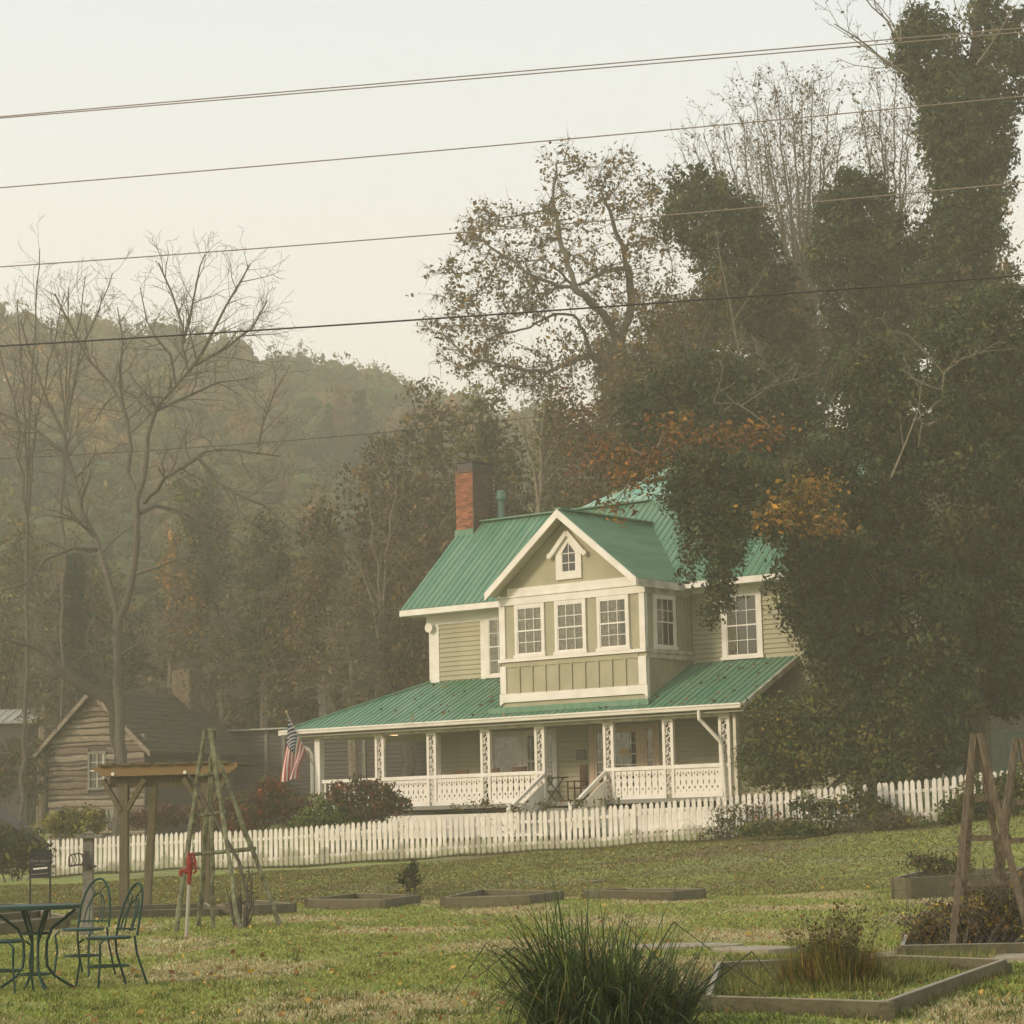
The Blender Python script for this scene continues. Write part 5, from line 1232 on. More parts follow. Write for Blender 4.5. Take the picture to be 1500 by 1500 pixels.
# bush right of the porch
ivy_tree('yellow-green bush growing against the right end of the porch', 1165, 65.5, [(1175, 1075, 45, 42), (1128, 1062, 26, 42), (1112, 1115, 24, 36), (1135, 1115, 32, 36), (1215, 1050, 42, 48), (1190, 1110, 55, 40), (1250, 1080, 50, 60), (1320, 1060, 50, 60), (1300, 1110, 50, 40)], 20000, 49, .10, pal=G_BUSH, name='bush', trunk_r=.1)
def sprays(name, blobs, Y, n, pal, label, seed, size=.12, bpx=1260):
    pal = pal + [((.10, .08, .03), 2), ((.07, .075, .03), 2)]
    b = gdepth(bpx, Y+9); r = tree_obj(name, b, label); rng = np.random.default_rng(seed)
    bl = [(c-b, q) for c, q in [blob(*q, Y) for q in blobs]]
    top = bl[0][0]; MB().tube([np.zeros(3), np.array([0, 0, top[2]]), top], [.12, .06, .03], 6).obj('trunk', M['bark'], r)
    for c, q in bl[1:]: MB().tube([top, (top+c)/2 + np.array([0, 0, .2]), c], [.04, .03, .012], 5).obj('branch', M['bark_pale'], r)
    pos, col = cloud_points(bl, n//6, 6, .16, rng, .0, pal); pos += rng.normal(size=pos.shape)*np.array([.22, .25, .12])
    link(quads_mesh('crown', leaf_quads(pos, size, rng, .3), M['leaf'], col), 'crown', r)
sprays('maple_tree', [(1170, 748, 55, 26), (1130, 765, 38, 20), (1205, 765, 35, 18), (1185, 715, 50, 16), (1225, 775, 22, 10)], 62, 2000, G_YELL, 'yellow-orange maple spray glowing against the dark ivy curtain', 51)
sprays('maple_tree', [(955, 675, 45, 30), (925, 700, 36, 30), (1005, 660, 50, 22), (1060, 640, 50, 16), (900, 742, 22, 22), (1120, 632, 50, 14), (985, 625, 40, 22), (895, 660, 35, 30)], 63, 2600, G_ORANGE, 'orange leaved maple sprays across the peak of the pale green roof', 52, .11)
sprays('maple_tree', [(880, 690, 55, 45), (850, 640, 60, 40), (920, 650, 40, 40), (840, 600, 40, 40), (870, 730, 40, 20)], 96, 3600, G_RUST, 'rust coloured maple filling the gap between the oak trunk and farmhouse roof', 53, .16, 900)

# --- reusable forest trees
def proto(seed, kind):
    rng = np.random.default_rng(seed)
    if kind == 'leafy':
        bl = [(np.array([rng.uniform(-.22, .22), rng.uniform(-.22, .22), z]), np.array([w, w, .14])) for z, w in ((.42, .20), (.55, .28), (.68, .28), (.82, .2), (.92, .10))]
        attr = blob_points(bl, 240, rng); P, par = sca([([np.zeros(3), np.array([0, 0, .3])], None)], attr, .035, .06, 40, rng)
        big, small, R, acc = skeleton_mesh(P, par, .0010, 'x', None, 2.3, r_max=.018, thr=.005, twigs=160, rng=rng, twig_len=.06)
        pos, cl = cloud_points(bl, 130, 17, .032, rng, .35, [((1, 1, 1), 1)]); size = .028
    elif kind == 'bare':
        bl = [(np.array([rng.uniform(-.1, .1), rng.uniform(-.1, .1), z]), np.array([w, w, .16])) for z, w in ((.5, .14), (.68, .18), (.85, .14))]
        attr = blob_points(bl, 260, rng); P, par = sca([([np.zeros(3), np.array([0, 0, .38])], None)], attr, .03, .05, 40, rng)
        big, small, R, acc = skeleton_mesh(P, par, .0011, 'x', None, 2.3, r_max=.014, thr=.004, twigs=420, rng=rng, twig_len=.07)
        pos, cl = cloud_points(bl, 40, 10, .04, rng, .3, [((1, 1, 1), 1)]); size = .02
    else:
        m = MB(); P = [np.array([0, 0, z]) for z in np.linspace(0, 1, 12)]; big = MB().tube(P, list(np.linspace(.014, .002, 12)), 6); small = MB(); ps = []
        for z in np.linspace(.28, .98, 30):
            for k in range(6):
                a = rng.uniform(0, 6.28); L = .24*(1.02-z)*rng.uniform(.6, 1.1)+.015; e_ = np.array([math.cos(a)*L, math.sin(a)*L, z - L*.25])
                small.tube([np.array([0, 0, z]), e_], [.0015, .0006], 3, caps=False)
                ps.append(np.array([0, 0, z]) + (e_-np.array([0, 0, z]))*rng.uniform(.25, 1, (13, 1)) + rng.normal(size=(13, 3))*.012)
        pos = np.concatenate(ps); cl = np.ones((len(pos), 3))*rng.uniform(.7, 1.3, (len(pos), 1)); size = .03
    lq = leaf_quads(pos, size, rng)
    V = big.V + small.V; F = big.F + [tuple(len(big.V)+i for i in f) for f in small.F]
    tm = MB(); tm.V = V; tm.F = F
    return tm.mesh('trunk', M['bark']), quads_mesh('crown', lq, M['leaf'], cl), lq, cl
def leaf_tint(name, c1, c2, sc=.35):
    m = mat(name, c1, .7, (sc, c2, .9), None, .15, trans=.25)
    # multiply by the leaf's own variation
    t = m.node_tree; b = t.nodes['Principled BSDF']; src = b.inputs['Base Color'].links[0].from_socket
    a = t.nodes.new('ShaderNodeAttribute'); a.attribute_name = 'lc'; mu = t.nodes.new('ShaderNodeMixRGB'); mu.blend_type = 'MULTIPLY'; mu.inputs[0].default_value = 1
    t.links.new(src, mu.inputs[1]); t.links.new(a.outputs['Color'], mu.inputs[2]); t.links.new(mu.outputs[0], b.inputs['Base Color'])
    for n in t.nodes:
        if n.type == 'BSDF_TRANSLUCENT': t.links.new(mu.outputs[0], n.inputs[0])
    return m
TINT = {'brown': leaf_tint('brown_foliage', (.11, .075, .038), (.075, .07, .032)), 'olive': leaf_tint('olive_foliage', (.085, .09, .035), (.12, .10, .04)),
        'rust': leaf_tint('rust_foliage', (.19, .09, .04), (.13, .08, .04)), 'green': leaf_tint('dull_green_foliage', (.045, .07, .032), (.07, .085, .035)),
        'gold': leaf_tint('gold_foliage', (.24, .16, .05), (.15, .11, .04)), 'pine': leaf_tint('pine_foliage', (.03, .058, .035), (.045, .075, .04)), 'grey': leaf_tint('grey_twig_foliage', (.12, .10, .075), (.09, .08, .055))}
PR = {'leafy': [proto(100+i, 'leafy') for i in range(4)], 'bare': [proto(120+i, 'bare') for i in range(2)], 'pine': [proto(140+i, 'pine') for i in range(2)]}
LBL = {'brown': 'brown leaved tree', 'olive': 'olive green tree', 'rust': 'rust coloured tree', 'green': 'dull green tree', 'gold': 'golden leaved tree', 'pine': 'dark pine tree', 'grey': 'nearly bare grey tree'}
def place(kind, tint, x, y, h, w, rz, name, label, group, z=None, rnd=random):
    tr, cr, _, _ = rnd.choice(PR[kind]); z = ground(x, y) if z is None else z
    r = empty(name, (x, y, z-.2), rz, label, 'tree', group)
    for me, nm, mt in ((tr, 'trunk', None), (cr, 'crown', TINT[tint])):
        o = link(me, nm, r); o.scale = (w, w, h)
        if mt: o.material_slots[0].link = 'OBJECT'; o.material_slots[0].material = mt
    return r
def wood_tree(kind, tint, px, py_top, D, wpx, label, seed):
    if kind == 'pine': t = at(px, py_top, D); z = ground(t[0], D); return place(kind, tint, t[0], D, t[2]-z, wpx*D/FPX/.3, 0, 'pine_tree', label, None)
    b = gdepth(px, D); r = tree_obj('woodland_tree', b, label); rng = np.random.default_rng(seed)
    H_ = at(px, py_top, D)[2] - b[2]; W = wpx*D/FPX*.5
    bl = []
    for k in range(9):
        f = .32+.68*k/8; w = W*(.45+.65*math.sin(math.pi*min(1, .25+f*.72)))
        bl.append((np.array([rng.uniform(-.35, .35)*W, rng.uniform(-.3, .3)*W, H_*(.22+.70*f)]), np.array([w*.8, w*.8, H_*.10])))
    if kind == 'bare':
        P, par = sca([([np.zeros(3), np.array([0, 0, H_*.25])], None)], blob_points(bl, 420, rng), .45, .8, 50, rng, up=.2)
        big, small, R, acc = skeleton_mesh(P, par, .014, 'x', None, 2.2, r_max=.2, thr=.06, twigs=1600, rng=rng, twig_len=.7)
        big.obj('trunk', M['bark_pale'], r); small.obj('branches', M['bark_pale'], r); n = 900
    else:
        P, par = sca([([np.zeros(3), np.array([0, 0, H_*.25])], None)], blob_points(bl, 160, rng), .6, 1.0, 40, rng, up=.2)
        big, small, R, acc = skeleton_mesh(P, par, .02, 'x', None, 2.2, r_max=.24, thr=.06, twigs=500, rng=rng, twig_len=.9)
        big.obj('trunk', M['bark'], r); small.obj('branches', M['bark_pale'], r); n = int(330*W*H_*.75)
    pos, col = cloud_points(bl, n//22, 22, .42, rng, .35, WPAL[tint])
    link(quads_mesh('crown', leaf_quads(pos, .16 if D < 105 else .20, rng, 0, NRM[0]), M['leaf'], col), 'crown', r)
    return r
WPAL = {'brown': G_BROWN, 'olive': G_OLIVE, 'green': G_BUSH + G_DARK, 'rust': G_RUST, 'gold': G_YELL, 'grey': [((.14, .12, .08), 3), ((.09, .08, .05), 2)]}
# trees between house, oak and hill that can be told apart
for a in (('leafy', 'brown', 560, 640, 108, 130, 'brown leaved tree standing just left of the farmhouse roof'), ('leafy', 'brown', 640, 560, 118, 150, 'tall brown tree rising behind the brick chimney'),
          ('leafy', 'olive', 730, 555, 112, 150, 'olive brown tree below the lowest oak limbs'), ('leafy', 'brown', 480, 700, 104, 100, 'brown tree behind the left corner of the porch roof'),
          ('leafy', 'green', 390, 740, 112, 100, 'dull green tree in the gap between the forked bare tree and the brown trees'), ('bare', 'grey', 520, 830, 98, 90, 'pale stemmed bare tree above the left slope of the porch roof'),
          ('leafy', 'brown', 600, 780, 100, 110, 'dense brown tree touching the left roof edge'), ('leafy', 'olive', 830, 560, 108, 120, 'olive tree between the chimney and the oak trunk'),
          ('leafy', 'brown', 1010, 420, 92, 150, 'wide brown thicket tree left of the broad ivy head'), ('leafy', 'brown', 950, 500, 96, 110, 'brown tree behind the oak trunk above the pale roof'),
          ('leafy', 'brown', 1110, 470, 84, 120, 'brown thicket behind the broad headed ivy trunk'), ('leafy', 'brown', 1490, 235, 112, 120, 'tall brown tree right of the tallest ivy column'), ('leafy', 'rust', 1500, 400, 104, 120, 'rust brown tree at the right edge below the tall brown one'),
          ('leafy', 'brown', 915, 470, 125, 130, 'brown crown filling the gap right of the oak trunk'), ('leafy', 'brown', 1060, 440, 122, 150, 'broad brown crown low between the oak and the ivy'), ('leafy', 'brown', 1185, 455, 128, 120, 'hazy brown crown under the many stemmed thin tree'), ('leafy', 'brown', 1330, 430, 130, 130, 'hazy brown crown left of the tallest ivy column'),
          ('leafy', 'brown', 1210, 600, 100, 120, 'brown thicket seen through the gap in the ivy'), ('leafy', 'brown', 1350, 560, 110, 140, 'brown thicket tree behind the ivy at right'), ('leafy', 'green', 300, 690, 124, 130, 'green crown to the right of the forked bare trunk'),
          ('leafy', 'gold', 262, 790, 122, 70, 'small golden tree glowing through the haze above the cabin'), ('leafy', 'olive', 30, 760, 118, 130, 'olive tree behind the bare tree at the left edge'), ('leafy', 'olive', 120, 800, 124, 120, 'olive tree above the log cabin ridge'),
          ('bare', 'grey', 330, 860, 106, 80, 'grey bare tree above the dark plank barn'), ('bare', 'grey', 250, 820, 112, 80, 'grey bare tree behind the cabin chimney'), ('bare', 'grey', 60, 850, 110, 90, 'grey bare tree above the pale tin roof'),
          ('leafy', 'brown', 440, 830, 110, 110, 'brown undergrowth tree behind the flag'), ('leafy', 'green', 200, 900, 116, 110, 'dull green tree directly above the cabin roof'), ('leafy', 'brown', 20, 930, 122, 120, 'brown tree behind the pale tin roofed barn'), ('leafy', 'brown', 340, 930, 118, 110, 'brown tree behind the dark plank barn'),
          ('leafy', 'brown', 110, 940, 126, 110, 'low brown tree behind the cabin gable')):
    wood_tree(*a[:7], int(a[2]*7+a[3]))
# hillside
rnd = random.Random(19)
def tint_at(x, y, z):
    v = math.sin(x*.09+y*.05)+math.sin(y*.07-x*.04+1.3); q = rnd.random()
    if y < 190: return rnd.choice(['brown', 'olive', 'green', 'olive', 'pine'])
    if v > .7: return rnd.choice(['rust', 'brown', 'gold', 'olive', 'olive'])
    if v < -.5: return rnd.choice(['pine', 'green', 'pine', 'olive'])
    return rnd.choice(['brown', 'olive', 'green', 'brown', 'grey'])
seen = {}
cells = []
y = 122.0
while y < 352:
    wdt = 5.2 + (y-122)*.004; x = -.24*y - 8
    while x < .26*y + 8:
        cells.append((x + rnd.uniform(-1.8, 1.8), y + rnd.uniform(-2.2, 2.2))); x += wdt
    y += 5.4 if y < 330 else 4.0
near = [c for c in cells if c[1] < 150 and c[0]/c[1] < .06]
crest = [c for c in cells if c[1] > 340 and c[0]/c[1] < .09]
single = set(rnd.sample(near, min(46, len(near)))) | set(rnd.sample(crest, min(60, len(crest))))
singles = []
def where(x, y):
    s = x/y
    a = 'far left' if s < -.16 else 'left' if s < -.09 else 'middle' if s < -.02 else 'right'
    return a
# the rest is one mass of wood joined in a single mesh
LQ, LC, = [], []
TC = {'brown': (.13, .085, .033), 'olive': (.105, .10, .03), 'rust': (.22, .105, .036), 'green': (.065, .085, .03), 'gold': (.26, .17, .045), 'pine': (.035, .062, .03), 'grey': (.13, .10, .06)}
TM = MB()
for (x, y) in cells:
    t = tint_at(x, y, 0)
    if (y > 255 or rnd.random() < .4) and t in ('pine', 'grey'): t = 'green'
    kind = 'pine' if t == 'pine' else ('bare' if t == 'grey' else 'leafy')
    h = rnd.uniform(7.5, 12.5)*(1.15 if kind == 'pine' else 1); w = rnd.uniform(8, 12)*(1.25 if kind == 'pine' else 1)
    if (x, y) in single:
        zone = 'on the hill crest against the sky' if y > 330 else 'at the foot of the wooded hill'
        singles.append((place(kind, t, x, y, h*(rnd.uniform(.7, 1.25) if y > 330 else 1), w*(.8 if y > 330 else 1), rnd.uniform(0, 6.28), 'pine_tree' if kind == 'pine' else 'woodland_tree', None, f'{LBL[t]}s {zone}'), LBL[t], zone, x/y))
        continue
    _, _, lq, lc = rnd.choice(PR[kind]); m = len(lq); k = RNG.choice(m, min(m, 900 if y < 200 else 800), replace=False)
    q = lq[k]; c = q.mean(1, keepdims=True); q = c + (q-c)*(1.15 if y < 200 else 1.3); a = rnd.uniform(0, 6.28); ca, sa = math.cos(a), math.sin(a)
    X = (q[..., 0]*ca - q[..., 1]*sa)*w + x; Yv = (q[..., 0]*sa + q[..., 1]*ca)*w + y; Z = q[..., 2]*h + ground(x, y)
    LQ.append(np.stack([X, Yv, Z], -1)); LC.append(np.array(TC[t])*lc[k]*rnd.uniform(.8, 1.2))
    if kind == 'leafy':
        for bz, br, bh in ((.60, .27, .17), (.80, .19, .12)):
            uu = np.linspace(0, 2*math.pi, 8); vv = np.linspace(-1.35, 1.35, 6); jx, jy = rnd.uniform(-.06, .06), rnd.uniform(-.06, .06)
            G = np.array([[[x + w*(jx + br*.85*math.cos(v_)*math.cos(u_)), y + w*(jy + br*.85*math.cos(v_)*math.sin(u_)), ground(x, y) + h*(bz + bh*math.sin(v_))] for u_ in uu] for v_ in vv])
            G += RNG.normal(size=G.shape)*.12; G[:, -1] = G[:, 0]
            LQ.append(np.stack([G[:-1, :-1], G[:-1, 1:], G[1:, 1:], G[1:, :-1]], 2).reshape(-1, 4, 3)); LC.append(np.tile(np.array(TC[t])*rnd.uniform(.8, 1.1), (35, 1))*RNG.uniform(.75, 1.2, (35, 1)))
    if y < 190: g_ = ground(x, y); TM.tube([(x, y, g_-.3), (x+rnd.uniform(-.3, .3), y, g_+h*.7)], [.16, .07], 5, caps=False)
ORD = 'leftmost second third fourth fifth sixth seventh eighth ninth tenth eleventh twelfth thirteenth fourteenth fifteenth sixteenth seventeenth eighteenth nineteenth twentieth twenty-first twenty-second twenty-third twenty-fourth twenty-fifth twenty-sixth twenty-seventh twenty-eighth twenty-ninth thirtieth'.split()
cnt = {}
for o_, l_, z_, q_ in sorted(singles, key=lambda a: a[3]):
    k_ = cnt.get((l_, z_), 0); cnt[(l_, z_)] = k_+1
    o_['label'] = f'{ORD[min(k_, 29)]} {l_}{" from the left" if k_ else ""} {z_}'
wood = link(quads_mesh('forest', np.concatenate(LQ), M['leaf'], np.concatenate(LC)), 'forest', label='dense autumn woodland covering the hillside behind the farm', kind='stuff')
TM.obj('trunks', M['bark'], wood, kind='stuff')

# --- shrubs around the fence
def bush(name, px, Y, blobs, n, pal, label, seed, size=.07, stems=10, per=14, cr=.12, shell=.2, cat='bush', canes=0, clen=.6):
    b = gdepth(px, Y); r = tree_obj(name, b, label, cat); rng = np.random.default_rng(seed)
    bl = [(c-b, q) for c, q in [blob(*q, Y) for q in blobs]]
    m = MB()
    for i in range(stems):
        c, q = bl[i % len(bl)]; tgt = c + rng.normal(size=3)*q*.5; s0 = np.array([tgt[0]*.35, tgt[1]*.35, -.05])
        m.tube([s0, (s0+tgt)/2 + rng.normal(size=3)*.06, tgt], [.018, .012, .005], 4, caps=False)
    for i in range(canes):
        c, q = bl[rng.integers(len(bl))]; p0 = c + rng.normal(size=3)*q*.5; a = rng.uniform(0, 6.28); o_ = np.array([math.cos(a), math.sin(a)*.6, 0])*clen*rng.uniform(.4, 1.1)
        m.tube([p0, p0 + o_*.5 + np.array([0, 0, clen*rng.uniform(.1, .45)]), p0 + o_ + np.array([0, 0, clen*rng.uniform(-.2, .3)])], [.005, .004, .0015], 3, caps=False)
    m.obj('stems', M['bark'], r)
    pos, col = cloud_points(bl, n//per, per, cr, rng, shell, pal); keep = pos[:, 2] > -.1
    link(quads_mesh('foliage', leaf_quads(pos[keep], size, rng, 0, NRM[0][keep]), M['leaf'], col[keep]), 'foliage', r)
    return r
G_RED = [((.13, .05, .028), 3), ((.09, .06, .03), 3), ((.06, .07, .026), 2), ((.20, .06, .03), 1)]
G_LIME = [((.09, .14, .03), 3), ((.06, .10, .025), 3), ((.13, .17, .05), 1)]
bush('shrub', 20, 98, [(10, 1120, 45, 45), (45, 1150, 25, 35), (-20, 1140, 40, 50), (60, 1110, 18, 30)], 7000, G_BROWN + G_DARK, 'dark overgrown thicket between the tin roofed barn and the lean-to shed', 60, .1, canes=60, clen=1.0)
bush('shrub', 110, 76, [(110, 1203, 42, 22), (85, 1210, 28, 18), (140, 1200, 22, 16)], 4200, [((.21, .20, .055), 3), ((.13, .13, .04), 3), ((.08, .085, .03), 2)], 'yellowish shrub in front of the log cabin wall', 61, .09)
bush('hedge', 20, 68, [(20, 1235, 45, 28), (-20, 1235, 50, 30), (50, 1250, 28, 26), (20, 1262, 60, 20)], 9000, G_DARK + [((.10, .12, .03), 2)], 'dark rounded hedge at the left end of the picket fence', 62, .08)
bush('shrub', 385, 74.5, [(370, 1185, 50, 30), (400, 1165, 32, 26), (440, 1188, 40, 28), (395, 1150, 18, 14), (350, 1205, 50, 20), (330, 1190, 30, 22)], 9000, G_RED, 'reddish brown shrub below the flag', 63, .085)
bush('shrub', 500, 73, [(490, 1185, 45, 22), (460, 1200, 35, 18), (520, 1198, 50, 14)], 4200, G_LIME, 'bright green low shrub between the flag and the dark red shrub', 64, .085)
bush('shrub', 560, 72.5, [(560, 1165, 32, 20), (530, 1155, 28, 18), (580, 1180, 26, 16), (540, 1185, 45, 14), (500, 1165, 26, 18)], 5200, G_RED + [((.035, .04, .02), 5)], 'dark red leaved shrub in front of the left porch railing', 65, .085)
bush('shrub', 260, 82, [(240, 1195, 45, 18), (300, 1195, 40, 18), (200, 1200, 25, 14)], 5000, [((.12, .065, .045), 3), ((.08, .055, .04), 3)], 'brownish vine mass on the low rail behind the timber pergola', 66, .09)
bush('shrub', 600, 44.8, [(600, 1288, 18, 18), (604, 1272, 8, 14)], 1300, G_DARK, 'small dark evergreen shrub on the corner of a low timber bed', 67, .04, 6, 10, .05)
bush('shrub', 830, 67, [(790, 1183, 40, 6), (840, 1180, 45, 8), (740, 1186, 40, 5), (890, 1172, 30, 6), (700, 1180, 40, 6)], 900, G_RED + G_OLIVE, 'thin brown twiggy plants showing just above the middle of the fence', 68, .06, 14)
bush('bush', 1280, 58.4, [(1265, 1185, 26, 38), (1290, 1200, 40, 28), (1240, 1215, 40, 20), (1180, 1215, 45, 16), (1120, 1218, 45, 14), (1255, 1150, 14, 20), (1225, 1185, 30, 22), (1180, 1180, 22, 18)], 8500, G_BUSH, 'climbing green tangle over the fence gap', 69, .075, canes=70, clen=.8)
bush('bush', 1440, 56.9, [(1425, 1170, 34, 32), (1400, 1195, 30, 22), (1470, 1165, 34, 36), (1455, 1200, 50, 22), (1350, 1215, 30, 12), (1490, 1150, 20, 30)], 9000, G_BUSH, 'green leafy bush growing through the fence behind the brown trellises', 70, .075)
bush('brush_pile', 1320, 57.6, [(1320, 1205, 45, 14), (1290, 1215, 50, 12), (1350, 1222, 40, 8)], 2200, [((.12, .09, .05), 3), ((.08, .075, .035), 3)], 'heap of cut brown branches lying against the fence', 71, .06, 60, cat='brush heap', canes=160, clen=.9)
bush('shrub', 1060, 60.1, [(1070, 1195, 30, 20), (1110, 1195, 26, 20), (1060, 1222, 40, 10), (1150, 1200, 20, 14)], 1500, G_RED + G_BUSH, 'thin red leaved canes leaning on the fence below the right porch post', 72, .06, 40, canes=60, clen=1.0)
bush('shrub', 352, 33.2, [(352, 1320, 16, 34), (340, 1290, 18, 30), (370, 1290, 18, 40)], 120, G_OLIVE, 'cut back bare shrub with upright stems inside the lichen trellis', 73, .04, 26)
bush('shrub', 1370, 43.5, [(1380, 1268, 45, 12), (1350, 1262, 25, 10)], 1800, G_DARK + G_BROWN, 'low dark plants inside the taller timber bed', 74, .05, 8)
bush('vine_plant', 1400, 23.3, [(1350, 1352, 38, 20), (1400, 1345, 50, 26), (1450, 1330, 40, 34), (1480, 1350, 45, 25), (1380, 1365, 60, 10), (1500, 1320, 40, 40)], 3000, [((.20, .13, .06), 4), ((.13, .13, .045), 3), ((.42, .34, .07), 1.2), ((.10, .07, .04), 3)], 'twiggy brown and yellow vines sprawling through the trellis bed', 75, .036, 90, 5, .10, 0, canes=260, clen=.55)

# --- blades: ornamental grass, lawn
def blades(base, direc, length, width, droop, cols, seg=6):
    """curved strips -> quads"""
    n = len(base); t = np.linspace(0, 1, seg+1); out = []; cc = []
    side = np.cross(direc, np.array([0, 0, 1.])); side /= np.linalg.norm(side, axis=1)[:, None] + 1e-9
    horiz = direc.copy(); horiz[:, 2] = 0
    P = [base + direc*length[:, None]*k + (horiz*.5*length[:, None] - np.array([0, 0, 1.])*length[:, None]*.9)*(droop[:, None]*k*k) for k in t]
    for i in range(seg):
        w0 = width[:, None]*(1-t[i]**2)*.5 + .0006; w1 = width[:, None]*(1-t[i+1]**2)*.5 + .0004
        out.append(np.stack([P[i]-side*w0, P[i]+side*w0, P[i+1]+side*w1, P[i+1]-side*w1], 1)); cc.append(cols)
    return np.concatenate(out), np.concatenate(cc)
def grass_clump():
    rng = np.random.default_rng(5); D = 15.0; b = gdepth(888, D); r = empty('ornamental_grass', tuple(b), 0, 'tall arching ornamental grass clump in the bottom centre of the lawn', 'grass clump')
    n = 1600; a = rng.uniform(0, 6.28, n); q = rng.uniform(0, 1, n)**.6; base = np.stack([np.cos(a)*q*.46, np.sin(a)*q*.34, np.zeros(n)-.05], 1)
    lean = rng.uniform(.02, .75, n)*(q*.6+.4); az = a + rng.normal(size=n)*.8
    L = rng.uniform(.40, .90, n)*np.where(rng.uniform(size=n) < .07, 1.3, 1)*(1 - .18*np.cos(a))*(1 + .14*np.sin(a*5+1)); bend = rng.uniform(.1, 1.0, n)*3.0*(.40+lean)
    cols = palette_cols([((.05, .088, .032), 5), ((.10, .145, .05), 3), ((.02, .04, .018), 3), ((.28, .21, .10), .6)], n, rng)
    w = rng.uniform(.009, .019, n); seg = 10; kink = np.where(rng.uniform(size=n) < .14, rng.uniform(.7, 2.0, n), 0); kp = rng.uniform(.4, .85, n); P = [base]; th = lean.copy(); hd = np.stack([np.cos(az), np.sin(az), np.zeros(n)], 1); zz = np.array([0, 0, 1.])
    for i in range(seg):
        th = lean + bend*((i+.5)/seg)**1.6 + kink*(i/seg > kp); P.append(P[-1] + (hd*np.sin(th)[:, None] + zz*np.cos(th)[:, None])*(L/seg)[:, None])
    tw = rng.uniform(0, 3.14, n); side = np.stack([-np.sin(az+tw*.3), np.cos(az+tw*.3), np.zeros(n)], 1); Q = []; 
    for i in range(seg):
        w0 = (w*(1-(i/seg)**2)*.5+.0006)[:, None]; w1 = (w*(1-((i+1)/seg)**2)*.5+.0004)[:, None]
        Q.append(np.stack([P[i]-side*w0, P[i]+side*w0, P[i+1]+side*w1, P[i+1]-side*w1], 1))
    Q = np.concatenate(Q); c = np.tile(cols, (seg, 1))
    link(quads_mesh('blades', Q, M['grassleaf'], c), 'blades', r, kind='stuff')
    k = 22; pts = base[:k]; 
    for i in range(22):
        j = rng.integers(n); P0 = base[j]; lean_ = rng.uniform(.25, 1.0); azz = rng.choice([rng.uniform(-.6, .6), rng.uniform(2.5, 3.7)])
        dv = np.array([math.cos(azz)*math.sin(lean_), math.sin(azz)*math.sin(lean_), math.cos(lean_)]); kn = P0 + dv*rng.uniform(.5, .75); kn[2] += .15
        q2 = kn + np.array([math.cos(azz)*.25, 0, -rng.uniform(.1, .35)])
        MB().tube([P0, (P0+kn)/2 + np.array([0, 0, .06]), kn, q2], [.006, .006, .005, .0025], 4).obj('bent_stalk', M['tablegreen'] if False else M['stalk'], r)
M['stalk'] = mat('dark_green_stalk', (.035, .05, .02), .6)
grass_clump()
def perennial():
    rng = np.random.default_rng(76); b = gdepth(1215, 18.0); r = empty('perennial_clump', tuple(b), 0, 'dry grassy perennial clump in the large timber bed', 'plant clump')
    n = 3600; a = rng.uniform(0, 6.28, n); q = rng.uniform(0, 1, n)**.7; base = np.stack([np.cos(a)*q*.36, np.sin(a)*q*.3, np.zeros(n)-.03], 1); ln = rng.uniform(.05, .7, n)*(q*.6+.3); az = a + rng.normal(size=n)*.6
    d = np.stack([np.cos(az)*np.sin(ln), np.sin(az)*np.sin(ln), np.cos(ln)], 1); L = rng.uniform(.15, .62, n)*(1.1-.35*q)
    Q, c = blades(base, d, L, rng.uniform(.004, .010, n), rng.uniform(.05, .7, n), palette_cols([((.19, .13, .055), 4), ((.12, .14, .045), 4), ((.30, .22, .07), 1.2), ((.07, .08, .03), 3)], n, rng), 4)
    link(quads_mesh('blades', Q, M['grassleaf'], c), 'blades', r, kind='stuff')
    m = MB()
    for i in range(70):
        a = rng.uniform(0, 6.28); l = rng.uniform(.05, .45); h = rng.uniform(.3, .62); p0 = np.array([rng.uniform(-.2, .2), rng.uniform(-.2, .2), 0]); m.tube([p0, p0+np.array([math.cos(a)*l*h*.5, math.sin(a)*l*h*.5, h*.6]), p0+np.array([math.cos(a)*l*h, math.sin(a)*l*h, h])], [.004, .003, .0015], 3, caps=False)
    V = np.array(m.V); m.obj('stems', M['bark'], r)
    pos = V[rng.integers(len(V), size=2600)]; pos = pos[pos[:, 2] > .12]; pos = pos + rng.normal(size=pos.shape)*.03
    link(quads_mesh('foliage', leaf_quads(pos, .022, rng), M['leaf'], palette_cols(G_BROWN + G_OLIVE, len(pos), rng)), 'foliage', r)
perennial()
